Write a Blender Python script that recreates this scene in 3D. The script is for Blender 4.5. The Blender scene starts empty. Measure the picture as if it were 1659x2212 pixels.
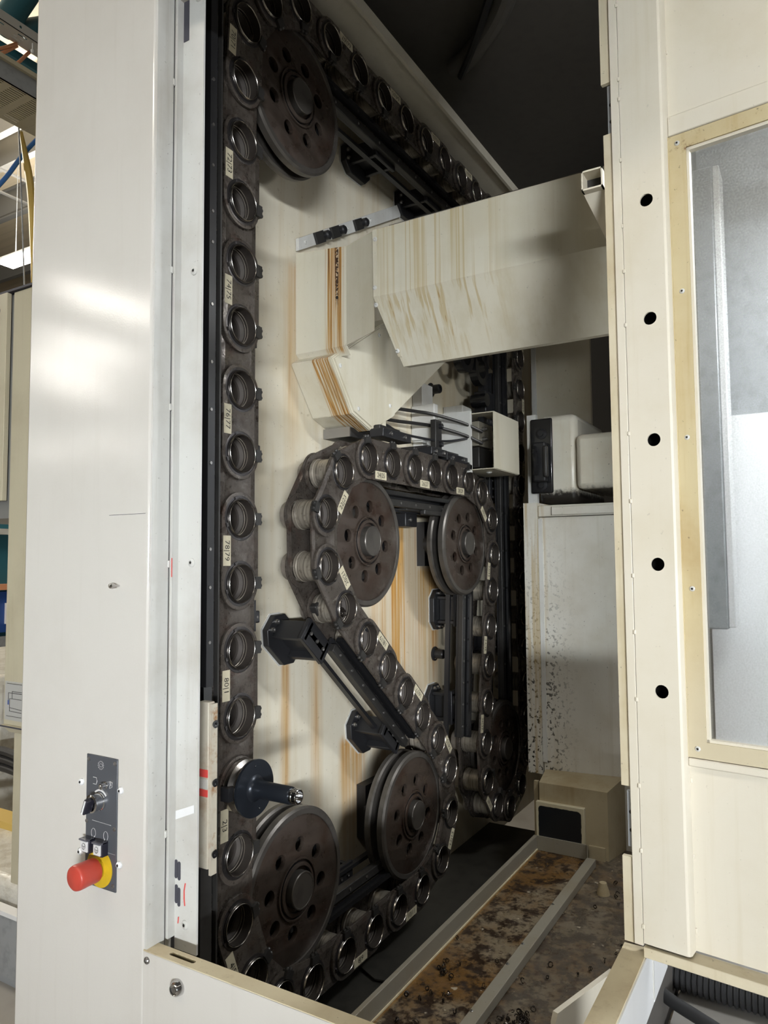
import bpy, bmesh, math, random
from mathutils import Vector, Matrix
random.seed(7)
R = math.radians
sc = bpy.context.scene
col = sc.collection
ZC = 1.5            # eye height: all coordinates below are metres relative to the eye, z gets +ZC

# ------------------------------------------------------------------ camera
F_PX, YAW, PITCH, ROLL = 1577.65, 0.5358962, 0.0639851, -0.0076481
cd = bpy.data.cameras.new('camera'); cam = bpy.data.objects.new('camera', cd); col.objects.link(cam)
cd.sensor_fit = 'VERTICAL'; cd.sensor_height = 36.0; cd.lens = F_PX / 2212 * 36.0
cd.clip_start = 0.02; cd.clip_end = 200
cy, sy = math.cos(YAW), math.sin(YAW)
f0 = Vector((cy, sy, 0)); r0 = Vector((sy, -cy, 0)); u0 = Vector((0, 0, 1))
fw = math.cos(PITCH) * f0 + math.sin(PITCH) * u0
up = -math.sin(PITCH) * f0 + math.cos(PITCH) * u0
rr = math.cos(ROLL) * r0 + math.sin(ROLL) * up
uu = -math.sin(ROLL) * r0 + math.cos(ROLL) * up
cam.matrix_world = Matrix(((rr.x, uu.x, -fw.x, 0), (rr.y, uu.y, -fw.y, 0), (rr.z, uu.z, -fw.z, ZC), (0, 0, 0, 1)))
sc.camera = cam

# ------------------------------------------------------------------ world, light, exposure
w = bpy.data.worlds.new('hall_air'); sc.world = w; w.use_nodes = True
bg = w.node_tree.nodes['Background']; bg.inputs[0].default_value = (1.0, 0.94, 0.84, 1); bg.inputs[1].default_value = 0.062
sc.view_settings.view_transform = 'Standard'; sc.view_settings.look = 'None'
sc.view_settings.gamma = 1.0; sc.view_settings.use_curve_mapping = False
sc.view_settings.exposure = -0.22

def area(name, loc, target, sx, sy_, power, colr):
    l = bpy.data.lights.new(name, 'AREA'); l.shape = 'RECTANGLE'; l.size = sx; l.size_y = sy_; l.energy = power; l.color = colr
    o = bpy.data.objects.new(name, l); col.objects.link(o)
    loc = Vector(loc); loc.z += ZC; t = Vector(target); t.z += ZC
    o.location = loc; o.rotation_euler = (t - loc).to_track_quat('-Z', 'Y').to_euler()
    return o
# daylight through the hall's gate, behind and to the right of the viewer
area('gate_daylight', (-5.6, -4.9, -0.04), (1.6, 0.8, -0.12), 3.4, 0.34, 41, (0.93, 0.97, 1.0)).data.spread = R(28)
# two rows of ceiling luminaires of the hall
area('hall_luminaire_row', (-2.6, 1.2, 4.2), (0.6, 1.0, 0), 5.0, 0.5, 130, (1.0, 0.93, 0.80))
area('hall_luminaire_row', (-1.2, -3.4, 4.2), (1.2, 0.4, 0), 5.0, 0.5, 12, (1.0, 0.93, 0.80))

# ------------------------------------------------------------------ helpers
class E_:
    """tiny expression wrapper around shader node sockets"""
    def __init__(s, nt, sock): s.nt, s.s = nt, sock
    def _m(s, op, b=None, c=None, clamp=False):
        n = s.nt.nodes.new('ShaderNodeMath'); n.operation = op; n.use_clamp = clamp
        for i, v in enumerate((s, b, c)):
            if v is None: continue
            if isinstance(v, E_): s.nt.links.new(v.s, n.inputs[i])
            else: n.inputs[i].default_value = v
        return E_(s.nt, n.outputs[0])
    def __add__(s, o): return s._m('ADD', o)
    def __sub__(s, o): return s._m('SUBTRACT', o)
    def __mul__(s, o): return s._m('MULTIPLY', o)
    __radd__ = __add__; __rmul__ = __mul__
    def inv(s): return (s * -1.0) + 1.0
    def step(s, a, b):
        n = s.nt.nodes.new('ShaderNodeMapRange'); n.interpolation_type = 'SMOOTHSTEP'
        s.nt.links.new(s.s, n.inputs[0]); n.inputs[1].default_value = a; n.inputs[2].default_value = b
        n.inputs[3].default_value = 0; n.inputs[4].default_value = 1
        return E_(s.nt, n.outputs[0])
    def lin(s, a, b):
        n = s.nt.nodes.new('ShaderNodeMapRange'); s.nt.links.new(s.s, n.inputs[0])
        n.inputs[1].default_value = a; n.inputs[2].default_value = b
        return E_(s.nt, n.outputs[0])
    def band(s, a, b, soft): return s.step(a - soft, a + soft) * s.step(b - soft, b + soft).inv()
    def max(s, o): return s._m('MAXIMUM', o)

class Mat:
    def __init__(s, name, rough=0.5, metal=0.0, spec=0.5):
        s.m = bpy.data.materials.new(name); s.m.use_nodes = True; s.nt = s.m.node_tree
        s.b = s.nt.nodes['Principled BSDF']; s.b.inputs['Roughness'].default_value = rough
        s.b.inputs['Metallic'].default_value = metal; s.b.inputs['Specular IOR Level'].default_value = spec
        g = s.nt.nodes.new('ShaderNodeNewGeometry'); sp = s.nt.nodes.new('ShaderNodeSeparateXYZ')
        s.nt.links.new(g.outputs['Position'], sp.inputs[0]); s.pos = g.outputs['Position']
        s.x, s.y, z = (E_(s.nt, sp.outputs[i]) for i in range(3)); s.z = z - ZC
        s.col = None
    def noise(s, scale, detail=4.0, rough=0.55, vec=None, w=None):
        n = s.nt.nodes.new('ShaderNodeTexNoise'); n.inputs['Scale'].default_value = scale
        n.inputs['Detail'].default_value = detail; n.inputs['Roughness'].default_value = rough
        s.nt.links.new(vec if vec is not None else s.pos, n.inputs['Vector'])
        return E_(s.nt, n.outputs[0])
    def vec(s, a, b, c):
        n = s.nt.nodes.new('ShaderNodeCombineXYZ')
        for i, v in enumerate((a, b, c)):
            if isinstance(v, E_): s.nt.links.new(v.s, n.inputs[i])
            else: n.inputs[i].default_value = v
        return n.outputs[0]
    def base(s, c):
        n = s.nt.nodes.new('ShaderNodeRGB'); n.outputs[0].default_value = (*c, 1); s.col = n.outputs[0]; return s
    def over(s, fac, c):
        n = s.nt.nodes.new('ShaderNodeMix'); n.data_type = 'RGBA'
        s.nt.links.new(fac._m('MULTIPLY', 1.0, None, True).s, n.inputs[0])
        s.nt.links.new(s.col, n.inputs[6]); n.inputs[7].default_value = (*c, 1); s.col = n.outputs[2]; return s
    def rough(s, e): s.nt.links.new(e.s, s.b.inputs['Roughness']); return s
    def bump(s, e, strength=0.2, dist=0.002):
        n = s.nt.nodes.new('ShaderNodeBump'); n.inputs['Strength'].default_value = strength; n.inputs['Distance'].default_value = dist
        s.nt.links.new(e.s, n.inputs['Height']); s.nt.links.new(n.outputs[0], s.b.inputs['Normal']); return s
    def done(s):
        if s.col: s.nt.links.new(s.col, s.b.inputs['Base Color'])
        return s.m
def plain(name, c, rough=0.5, metal=0.0, spec=0.5, mott=0.0):
    m = Mat(name, rough, metal, spec).base(c)
    if mott: m.over(m.noise(28, 5).step(0.45, 0.7) * mott, tuple(v * 0.45 for v in c))
    return m.done()

# ---- paints
def paint(name, c, rough, dirt, dirtcol=(0.20, 0.15, 0.08), specks=0.0):
    m = Mat(name, rough).base(c)
    m.over(m.noise(5, 6, .6).step(0.42, 0.75) * dirt, dirtcol)
    m.over(m.noise(1, 5, .6, m.vec(m.x * 45, m.y * 45, m.z * 2.0)).step(0.52, 0.8) * (dirt * 0.8), dirtcol)
    if specks: m.over(m.noise(140, 2).step(0.70, 0.76) * specks, (0.03, 0.025, 0.02))
    m.bump(m.noise(320, 2), 0.09, 0.001)
    return m
M = {}
m = paint('column_paint', (0.60, 0.58, 0.54), 0.10, 0.07)
m.over(m.x.step(0.842, 0.846) * m.noise(1, 5, .6, m.vec(m.x * 60, m.y * 60, m.z * 2.5)).step(.42, .7) * 0.35, (0.30, 0.24, 0.13))
M['column'] = m.done()
M['flange'] = paint('flange_paint', (0.58, 0.58, 0.555), 0.4, 0.30, specks=0.3).done()
M['ledge'] = paint('ledge_worn_paint', (0.66, 0.58, 0.40), 0.55, 0.45, (0.28, 0.18, 0.08), specks=0.6).done()
M['door'] = paint('door_paint', (0.665, 0.62, 0.52), 0.42, 0.20, (0.42, 0.34, 0.16), specks=0.15).done()
M['door_dirty'] = paint('door_edge_paint', (0.60, 0.54, 0.40), 0.5, 0.45, (0.33, 0.24, 0.09), specks=0.4).done()
m = paint('window_frame_paint', (0.54, 0.46, 0.28), 0.55, 0.5, (0.33, 0.20, 0.05), specks=0.5)
m.over(m.z.step(-0.05, -0.27) * 0.5, (0.55, 0.50, 0.40))
m.over(m.noise(60, 6, .7).step(0.55, 0.75) * m.z.step(0.60, 0.66), (0.16, 0.06, 0.02))
M['wframe'] = m.done()
M['white_sheet'] = paint('white_sheet_paint', (0.78, 0.79, 0.80), 0.35, 0.06).done()
# back wall with rust runs below the guides and wheels
m = paint('magazine_wall_paint', (0.66, 0.615, 0.505), 0.42, 0.16, (0.34, 0.24, 0.10), specks=0.45)
runs = None
for (xa, xb, zt, zb, st) in ((2.02, 2.12, 0.16, -0.75, 1.0), (2.21, 2.36, -0.02, -0.60, .95), (1.90, 2.0, 0.2, -0.8, .45), (2.09, 2.22, 0.12, -0.7, .35),
                             (1.475, 1.50, -0.25, -0.95, .8), (1.60, 1.64, -0.22, -0.9, .45), (1.735, 1.86, -0.5, -0.95, .9), (1.98, 2.06, 0.65, 0.32, .6),
                             (1.49, 1.535, 0.80, 0.1, .5), (1.20, 1.30, .9, 0.0, .28), (1.62, 1.68, .34, .22, .4)):
    e = m.x.band(xa, xb, 0.018) * m.z.step(zt + .01, zt - .03) * m.z.step(zb, zb + 0.5) * st
    runs = e if runs is None else runs.max(e)
n1 = m.noise(1, 4, .55, m.vec(m.x * 70, 0, m.z * 1.6))
m.over(runs * n1.step(0.25, 0.58) * 1.1, (0.50, 0.27, 0.07)); m.over(runs * n1.step(0.52, 0.66), (0.33, 0.12, 0.02))
m.over(m.noise(3, 5).step(.42, .75) * 0.42, (0.50, 0.40, 0.22)); m.over(m.noise(1, 5, .6, m.vec(m.x * 22, 0, m.z * 1.2)).step(.46, .72) * .35, (0.46, 0.33, 0.15)); m.over(m.noise(60, 3).step(.66, .74) * .35, (.25, .18, .09))
M['wall'] = m.done()
# duct with oil runs
m = paint('duct_paint', (0.60, 0.565, 0.46), 0.38, 0.20, (0.33, 0.25, 0.10), specks=0.25)
nb = m.noise(1, 5, .55, m.vec(m.x * 8, m.y * 190, m.z * 2.4))
left = (m.y.band(1.026, 1.080, 0.006) * m.z.step(.525, .54) * m.x.step(1.60, 1.57) + m.y.band(1.0575, 1.114, 0.004) * m.z.step(.535, .52)) * m.x.step(1.44, 1.50) * m.x.step(1.76, 1.73)
m.over(left * nb.step(0.40, 0.55), (0.40, 0.20, 0.04)); m.over(left * nb.step(0.56, 0.64), (0.14, 0.055, 0.012))
beam = m.y.band(0.60, 0.89, 0.06) * m.x.step(1.60, 1.50)
nb2 = m.noise(1, 3, .5, m.vec(m.x * 20, m.y * 90, m.z * 0.8))
m.over(beam * nb2.step(0.50, 0.62) * 0.6, (0.40, 0.29, 0.11)); m.over(beam * nb2.step(0.67, 0.70) * .8, (0.33, 0.20, 0.07)); m.over(m.noise(1, 5, .6, m.vec(m.x * 14, m.y * 14, m.z * 1.2)).step(.45, .7) * .35, (0.42, 0.36, 0.22))
m.over(m.y.band(1.040, 1.050, .003) * m.z.step(.64, .70) * m.noise(160, 3).step(.40, .5), (0.03, 0.012, 0.006))
M['duct'] = m.done()
# end panels with clinging chips
m = paint('end_panel_paint', (0.62, 0.60, 0.54), 0.5, 0.30, (0.30, 0.24, 0.13), specks=0.6)
m.over(m.y.step(0.70, 0.84) * m.noise(90, 4).step(0.55, 0.62) * m.z.step(0.2, -0.6), (0.02, 0.016, 0.012))
m.over(m.y.step(.78, .86) * m.noise(1, 4, .5, m.vec(m.x * 30, m.y * 60, m.z * 2)).step(.42, .6) * .6, (0.36, 0.24, 0.07))
M['endpanel'] = m.done()
m = paint('end_box_paint', (0.40, 0.34, 0.225), 0.5, 0.6, (0.22, 0.15, 0.06), specks=0.4)
M['endbox'] = m.done()
m = Mat('oil_smeared_panel', 0.35).base((0.52, 0.47, 0.33))
m.over((m.y.band(.680, .815, .012) * m.z.band(-.92, -.806, .010) * 1.6 + m.noise(60, 4) * .55).step(.75, .95), (0.006, 0.008, 0.011))
M['smear'] = m.done()
m = paint('casting_paint', (0.72, 0.69, 0.60), 0.28, 0.25, (0.45, 0.30, 0.12), specks=0.7)
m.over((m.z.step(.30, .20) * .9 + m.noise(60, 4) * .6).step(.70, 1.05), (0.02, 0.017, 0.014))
M['casting'] = m.done()
# ---- steels
m = Mat('chain_plate_steel', 0.42, 0.35).base((0.085, 0.072, 0.061))
m.over(m.noise(55, 6, .65).step(0.50, 0.66) * 0.75, (0.042, 0.030, 0.024)); m.over(m.noise(16, 5).step(0.55, 0.75) * 0.6, (0.062, 0.028, 0.019))
m.over(m.noise(240, 3).step(0.58, 0.70) * 0.7, (0.015, 0.012, 0.010))
m.rough(m.noise(50, 4).lin(0.2, 1.1)); m.bump(m.noise(160, 3), 0.35, 0.0012); M['plate'] = m.done()
m = Mat('wheel_steel', 0.40, 0.45).base((0.066, 0.050, 0.040)); m.over(m.noise(14, 6, .6).step(0.45, 0.72) * .8, (0.045, 0.024, 0.016))
m.over(m.noise(100, 4).step(0.55, 0.75) * .5, (0.03, 0.021, 0.017)); m.rough(m.noise(30, 4).lin(0.05, 1.3)); m.bump(m.noise(200, 2), 0.12, .001)
M['wheel'] = m.done()
M['rim'] = plain('wheel_rim_worn', (0.115, 0.105, 0.094), 0.38, 0.6, mott=.5)
M['cap'] = plain('rear_cap_paint', (0.27, 0.235, 0.20), 0.5, 0.2, mott=.6)
M['bright'] = plain('bright_ring_steel', (0.40, 0.37, 0.34), 0.25, 1.0, mott=.35)
M['collar'] = plain('collar_steel', (0.065, 0.06, 0.06), 0.3, 0.75, mott=.4)
m = Mat('roller_steel', 0.32, 0.55).base((0.38, 0.34, 0.28)); m.over(m.noise(1, 4, .6, m.vec(m.x * 6, m.y * 220, m.z * 6)).step(.48, .62) * .75, (0.13, 0.11, 0.09))
m.over(m.noise(90, 3).step(.55, .7) * .5, (0.10, .08, .06)); M['roller'] = m.done()
M['pot_in'] = plain('pot_bore_dark', (0.030, 0.024, 0.020), 0.7, 0.0, 0.3, mott=.5)
M['pot_cone'] = plain('pot_bore_grey', (0.10, 0.088, 0.08), 0.65, 0.0, 0.3, mott=.4)
M['black'] = plain('black_oxide', (0.020, 0.020, 0.022), 0.38, 0.2)
M['blackgrey'] = plain('dark_grey_steel', (0.040, 0.038, 0.036), 0.42, 0.4, mott=.4)
M['oilblack'] = plain('oily_black', (0.012, 0.012, 0.013), 0.18, 0.0, 0.6)
M['bolt'] = plain('bolt_steel', (0.30, 0.29, 0.28), 0.3, 0.9)
M['chrome'] = plain('chrome', (0.75, 0.75, 0.76), 0.12, 1.0)
M['label'] = plain('number_label_film', (0.52, 0.47, 0.34), 0.5, mott=.35)
M['ink'] = plain('label_ink', (0.012, 0.011, 0.010), 0.5)
M['grey_plate'] = plain('control_plate_grey', (0.075, 0.080, 0.092), 0.33)
M['symbol'] = plain('symbol_print', (0.62, 0.62, 0.62), 0.5)
M['red'] = plain('red_plastic', (0.50, 0.060, 0.040), 0.4, mott=.25)
M['yellow'] = plain('yellow_plastic', (0.66, 0.45, 0.02), 0.45, mott=.2)
M['navy'] = plain('tool_black_finish', (0.022, 0.026, 0.034), 0.30, 0.5)
M['btn_white'] = plain('button_cap', (0.62, 0.62, 0.62), 0.3)
M['btn_black'] = plain('button_body', (0.02, 0.02, 0.03), 0.2)
M['red_mark'] = plain('red_marker', (0.62, 0.06, 0.05), 0.6)
M['blind'] = plain('slot_dark', (0.05, 0.05, 0.065), 0.6)
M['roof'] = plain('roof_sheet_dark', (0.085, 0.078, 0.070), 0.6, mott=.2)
M['roofstrip'] = paint('roof_strip_paint', (0.60, 0.56, 0.46), 0.5, 0.2, specks=.3).done()
M['pit'] = plain('pit_oily_floor', (0.035, 0.033, 0.028), 0.45, mott=.6)
M['dark_in'] = plain('unlit_interior', (0.03, 0.028, 0.026), 0.7)  # shade of enclosed spaces put into the colour
M['rustycream'] = None
m = Mat('rusty_cream', 0.5).base((0.46, 0.42, 0.34)); m.over(m.noise(40, 6, .7).step(.5, .7) * m.x.step(.948, .960) + m.noise(25, 5).step(.5, .75) * .5, (0.26, 0.12, 0.035))
M['rustycream'] = m.done()
m = Mat('tray_residue', 0.4).base((0.20, 0.16, 0.105))
m.over(m.noise(6, 6, .6).step(0.38, 0.60), (0.14, 0.072, 0.020)); m.over(m.noise(26, 6, .7).step(0.44, 0.58), (0.025, 0.014, 0.008)); m.over(m.y.step(.64, .60) * .55, (.10, .085, .065))
m.over(m.noise(75, 4, .6).step(0.56, 0.66) * .8, (0.05, 0.03, 0.018)); m.over(m.noise(38, 3).step(0.67, 0.72) * .8, (0.42, 0.37, 0.28))
m.over(m.y.step(.81, .825), (0.30, 0.16, 0.04))
m.rough(m.noise(18, 4).lin(0.25, 0.9)); m.bump(m.noise(70, 5), 0.5, 0.004); M['tray'] = m.done()
M['rail'] = paint('rail_paint', (0.25, 0.23, 0.185), 0.4, 0.35, specks=.5).done()
M['swarf'] = plain('oily_swarf', (0.05, 0.042, 0.035), 0.15, 0.7)
M['hose'] = plain('black_rubber', (0.02, 0.02, 0.021), 0.45)
m = Mat('hall_floor_paint', 0.35).base((0.32, 0.305, 0.28)); m.over(m.noise(4, 6, .6).step(.5, .75) * .5, (0.22, .20, .17)); M['hallfloor'] = m.done()
m = Mat('roof_panel_beige', 0.6).base((0.62, 0.54, 0.41)); m.over(m.noise(1, 2, .5, m.vec(m.x * 12, 0, 0)).step(.45, .6) * .18, (0.30, .26, .19)); M['hallroof'] = m.done()
M['teal'] = plain('teal_steel', (0.03, 0.13, 0.17), 0.45)
M['galv'] = plain('galvanised_steel', (0.36, 0.38, 0.40), 0.42, 0.25, mott=.35)
M['traywhite'] = plain('slotted_tray_white', (0.52, 0.52, 0.50), 0.5)
M['beam_grey'] = plain('purlin_grey', (0.24, 0.24, 0.235), 0.5, 0.3)
M['beige'] = paint('cabinet_beige_paint', (0.50, 0.46, 0.34), 0.45, 0.2, specks=.2).done()
M['cable_orange'] = plain('orange_cable', (0.70, 0.32, 0.17), 0.4)
M['cable_blue'] = plain('blue_cable', (0.05, 0.19, 0.55), 0.3)
M['hose_yellow'] = plain('yellow_hose', (0.58, 0.40, 0.10), 0.5)
M['blue'] = plain('blue_paint', (0.02, 0.07, 0.28), 0.4)
M['signgrey'] = plain('sign_grey', (0.42, 0.42, 0.41), 0.4)
m = Mat('wrap_film', 0.3).base((0.62, 0.60, 0.54)); m.over(m.noise(14, 5).step(.45, .6) * .5, (0.40, .36, .28)); m.bump(m.noise(30, 5), .6, .01); M['film'] = m.done()
def emis(name, c, st):
    mm = bpy.data.materials.new(name); mm.use_nodes = True; b = mm.node_tree.nodes['Principled BSDF']
    b.inputs['Base Color'].default_value = (*c, 1); b.inputs['Emission Color'].default_value = (*c, 1); b.inputs['Emission Strength'].default_value = st
    return mm
M['lamp'] = emis('lamp_diffuser', (1.0, 0.96, 0.88), 38.0)
# scratched, dusty polycarbonate; grey thickening upward stands in for its reflections
pm = bpy.data.materials.new('polycarbonate_pane'); pm.use_nodes = True; nt = pm.node_tree; nt.nodes.clear()
o_ = nt.nodes.new('ShaderNodeOutputMaterial'); tr = nt.nodes.new('ShaderNodeBsdfTransparent'); tr.inputs[0].default_value = (0.96, 0.97, 0.97, 1)
gl = nt.nodes.new('ShaderNodeBsdfGlossy'); gl.inputs['Roughness'].default_value = 0.12; gl.inputs[0].default_value = (.9, .9, .9, 1)
df = nt.nodes.new('ShaderNodeBsdfDiffuse'); df.inputs[0].default_value = (0.42, 0.42, 0.40, 1)
mx1 = nt.nodes.new('ShaderNodeMixShader'); mx2 = nt.nodes.new('ShaderNodeMixShader'); mx1.inputs[0].default_value = 0.10
tn = nt.nodes.new('ShaderNodeTexNoise'); tn.inputs['Scale'].default_value = 420; tn.inputs['Detail'].default_value = 5
g_ = nt.nodes.new('ShaderNodeNewGeometry'); sx_ = nt.nodes.new('ShaderNodeSeparateXYZ'); nt.links.new(g_.outputs['Position'], sx_.inputs[0]); nt.links.new(g_.outputs['Position'], tn.inputs['Vector'])
rz = nt.nodes.new('ShaderNodeMapRange'); nt.links.new(sx_.outputs[2], rz.inputs[0]); rz.inputs[1].default_value = 1.5; rz.inputs[2].default_value = 2.0; rz.inputs[3].default_value = 0.25; rz.inputs[4].default_value = 1.0
mr = nt.nodes.new('ShaderNodeMapRange'); nt.links.new(tn.outputs[0], mr.inputs[0]); mr.inputs[1].default_value = .35; mr.inputs[2].default_value = .8; mr.inputs[3].default_value = .10; mr.inputs[4].default_value = .40
mm_ = nt.nodes.new('ShaderNodeMath'); mm_.operation = 'MULTIPLY'; nt.links.new(mr.outputs[0], mm_.inputs[0]); nt.links.new(rz.outputs[0], mm_.inputs[1])
nt.links.new(tr.outputs[0], mx1.inputs[1]); nt.links.new(gl.outputs[0], mx1.inputs[2]); nt.links.new(mm_.outputs[0], mx2.inputs[0])
nt.links.new(mx1.outputs[0], mx2.inputs[1]); nt.links.new(df.outputs[0], mx2.inputs[2]); nt.links.new(mx2.outputs[0], o_.inputs[0])
M['pane'] = pm
# clear button cap
M['clear'] = plain('clear_cap', (0.10, 0.10, 0.12), 0.08)

# ---- mesh building
WL = {}                                   # world location (relative frame) of every object
class MB:
    def __init__(s): s.v, s.f, s.mi, s.k = [], [], [], 0
    def add(s, vs, fs):
        b = len(s.v); s.v += [Vector(q) for q in vs]; s.f += [tuple(b + i for i in q) for q in fs]; s.mi += [s.k] * len(fs); return s
    def box(s, x0, x1, y0, y1, z0, z1):
        v = [(x, y, z) for x in (x0, x1) for y in (y0, y1) for z in (z0, z1)]
        return s.add(v, [(0, 1, 3, 2), (4, 6, 7, 5), (0, 4, 5, 1), (2, 3, 7, 6), (0, 2, 6, 4), (1, 5, 7, 3)])
    def obox(s, c, u, v, w_):             # oriented box: centre + three half vectors
        c, u, v, w_ = Vector(c), Vector(u), Vector(v), Vector(w_)
        p = [c + a * u + b * v + d * w_ for a in (-1, 1) for b in (-1, 1) for d in (-1, 1)]
        return s.add(p, [(0, 1, 3, 2), (4, 6, 7, 5), (0, 4, 5, 1), (2, 3, 7, 6), (0, 2, 6, 4), (1, 5, 7, 3)])
    def lathe(s, o, d, prof, seg=32, closed=False):   # prof: (radius, height along d)
        o, d = Vector(o), Vector(d).normalized(); a = d.orthogonal().normalized(); b = d.cross(a)
        vs, fs, n = [], [], len(prof)
        for (r, h) in prof:
            for i in range(seg):
                t = 2 * math.pi * i / seg; vs.append(o + d * h + (a * math.cos(t) + b * math.sin(t)) * r)
        rng = range(n if closed else n - 1)
        for j in rng:
            for i in range(seg):
                k = (i + 1) % seg; j2 = (j + 1) % n
                fs.append((j * seg + i, j * seg + k, j2 * seg + k, j2 * seg + i))
        return s.add(vs, fs)
    def cyl(s, p0, p1, r0, r1=None, seg=20):
        p0, p1 = Vector(p0), Vector(p1); r1 = r0 if r1 is None else r1; L = (p1 - p0).length
        return s.lathe(p0, p1 - p0, [(1e-5, 0), (r0, 0), (r1, L), (1e-5, L)], seg)
    def tube(s, pts, r, seg=8):
        pts = [Vector(q) for q in pts]; vs, fs = [], []
        ref = Vector((0.3, 0.2, 0.93)).normalized()
        for i, q in enumerate(pts):
            t = (pts[min(i + 1, len(pts) - 1)] - pts[max(i - 1, 0)]).normalized()
            a = t.cross(ref)
            if a.length < 1e-3: a = t.orthogonal()
            a.normalize(); b = t.cross(a)
            rad = r[i] if isinstance(r, (list, tuple)) else r
            for k in range(seg):
                th = 2 * math.pi * k / seg; vs.append(q + (a * math.cos(th) + b * math.sin(th)) * rad)
        for i in range(len(pts) - 1):
            for k in range(seg):
                m_ = (k + 1) % seg; fs.append((i * seg + k, i * seg + m_, (i + 1) * seg + m_, (i + 1) * seg + k))
        fs.append(tuple(range(seg - 1, -1, -1))); fs.append(tuple((len(pts) - 1) * seg + k for k in range(seg)))
        return s.add(vs, fs)
    def prism(s, poly, d):                # planar 3D polygon extruded by vector d
        poly = [Vector(q) for q in poly]; d = Vector(d); n = len(poly)
        vs = poly + [q + d for q in poly]
        fs = [tuple(range(n - 1, -1, -1)), tuple(range(n, 2 * n))] + [(i, (i + 1) % n, n + (i + 1) % n, n + i) for i in range(n)]
        return s.add(vs, fs)
    def plate(s, outline, holes, O, U, V, N, th, bev=0.0):     # flat plate with holes: 2D outlines in frame O,U,V, thickness th along N
        cu = bpy.data.curves.new('tmp', 'CURVE'); cu.dimensions = '2D'; cu.fill_mode = 'BOTH'; cu.extrude = th / 2 - bev
        if bev: cu.bevel_depth = bev; cu.bevel_resolution = 1; cu.offset = -bev
        for pts in [outline] + holes:
            sp = cu.splines.new('POLY'); sp.points.add(len(pts) - 1); sp.use_cyclic_u = True
            for q, p_ in zip(sp.points, pts): q.co = (p_[0], p_[1], 0, 1)
        ob = bpy.data.objects.new('tmp', cu); col.objects.link(ob)
        dg = bpy.context.evaluated_depsgraph_get(); me = bpy.data.meshes.new_from_object(ob.evaluated_get(dg))
        O, U, V, N = Vector(O), Vector(U), Vector(V), Vector(N)
        vs = [O + U * q.co.x + V * q.co.y + N * (q.co.z + th / 2) for q in me.vertices]; fs = [tuple(p_.vertices) for p_ in me.polygons]
        bpy.data.objects.remove(ob); bpy.data.curves.remove(cu); bpy.data.meshes.remove(me)
        return s.add(vs, fs)
    def text(s, body, size, O, U, V, lift=0.0):       # centred lettering in frame O,U,V
        cu = bpy.data.curves.new('tmp', 'FONT'); cu.body = body; cu.size = size; cu.align_x = 'CENTER'; cu.align_y = 'CENTER'; cu.resolution_u = 2
        ob = bpy.data.objects.new('tmp', cu); col.objects.link(ob)
        dg = bpy.context.evaluated_depsgraph_get(); me = bpy.data.meshes.new_from_object(ob.evaluated_get(dg))
        O, U, V = Vector(O), Vector(U), Vector(V); N = U.cross(V)
        vs = [O + U * q.co.x + V * q.co.y + N * lift for q in me.vertices]; fs = [tuple(p_.vertices) for p_ in me.polygons]
        bpy.data.objects.remove(ob); bpy.data.curves.remove(cu); bpy.data.meshes.remove(me)
        return s.add(vs, fs)
    def mesh(s, name, mats, origin=Vector((0, 0, 0)), smooth=None):
        me = bpy.data.meshes.new(name); me.from_pydata([q - origin for q in s.v], [], s.f)
        mats = mats if isinstance(mats, (list, tuple)) else [mats]
        for mm2 in mats: me.materials.append(M[mm2] if isinstance(mm2, str) else mm2)
        me.polygons.foreach_set('material_index', s.mi)
        bm = bmesh.new(); bm.from_mesh(me); bmesh.ops.remove_doubles(bm, verts=bm.verts, dist=1e-6)
        bmesh.ops.recalc_face_normals(bm, faces=bm.faces); bm.to_mesh(me); bm.free()
        if smooth:
            me.polygons.foreach_set('use_smooth', [True] * len(me.polygons)); me.set_sharp_from_angle(angle=R(smooth))
        me.update(); return me
    def build(s, name, mats, parent=None, smooth=30, bevel=0, **tags):
        xs = [q.x for q in s.v]; ys = [q.y for q in s.v]; zs = [q.z for q in s.v]
        o = Vector(((min(xs) + max(xs)) / 2, (min(ys) + max(ys)) / 2, min(zs) if parent is None else (min(zs) + max(zs)) / 2))
        return place(name, s.mesh(name, mats, o, smooth), o, parent, bevel=bevel, **tags)
def tag(o, **t):
    for k, v in t.items():
        if v is not None: o[k] = v
    return o
def place(name, me, loc, parent=None, rot=None, bevel=0, **tags):
    o = bpy.data.objects.new(name, me); col.objects.link(o); loc = Vector(loc); WL[o.name] = loc
    if parent: o.parent = parent; o.location = loc - WL[parent.name]
    else: o.location = loc + Vector((0, 0, ZC))
    if rot: o.rotation_euler = rot
    if bevel:
        b = o.modifiers.new('edge', 'BEVEL'); b.width = bevel; b.segments = 2; b.limit_method = 'ANGLE'; b.angle_limit = R(40)
    return tag(o, **tags)
def thing(name, loc, label, cat, group=None):
    o = place(name, None, loc); o.empty_display_size = 0.05
    return tag(o, label=label, category=cat, group=group)
X_, Y_, Z_ = Vector((1, 0, 0)), Vector((0, 1, 0)), Vector((0, 0, 1))
def circ(cx, cy_, r, n=24): return [(cx + r * math.cos(2 * math.pi * i / n), cy_ + r * math.sin(2 * math.pi * i / n)) for i in range(n)]
def stad(x0, x1, r, n=14):
    return [(x1 + r * math.cos(R(-90 + 180 * i / n)), r * math.sin(R(-90 + 180 * i / n))) for i in range(n + 1)] + \
           [(x0 + r * math.cos(R(90 + 180 * i / n)), r * math.sin(R(90 + 180 * i / n))) for i in range(n + 1)]
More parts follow.
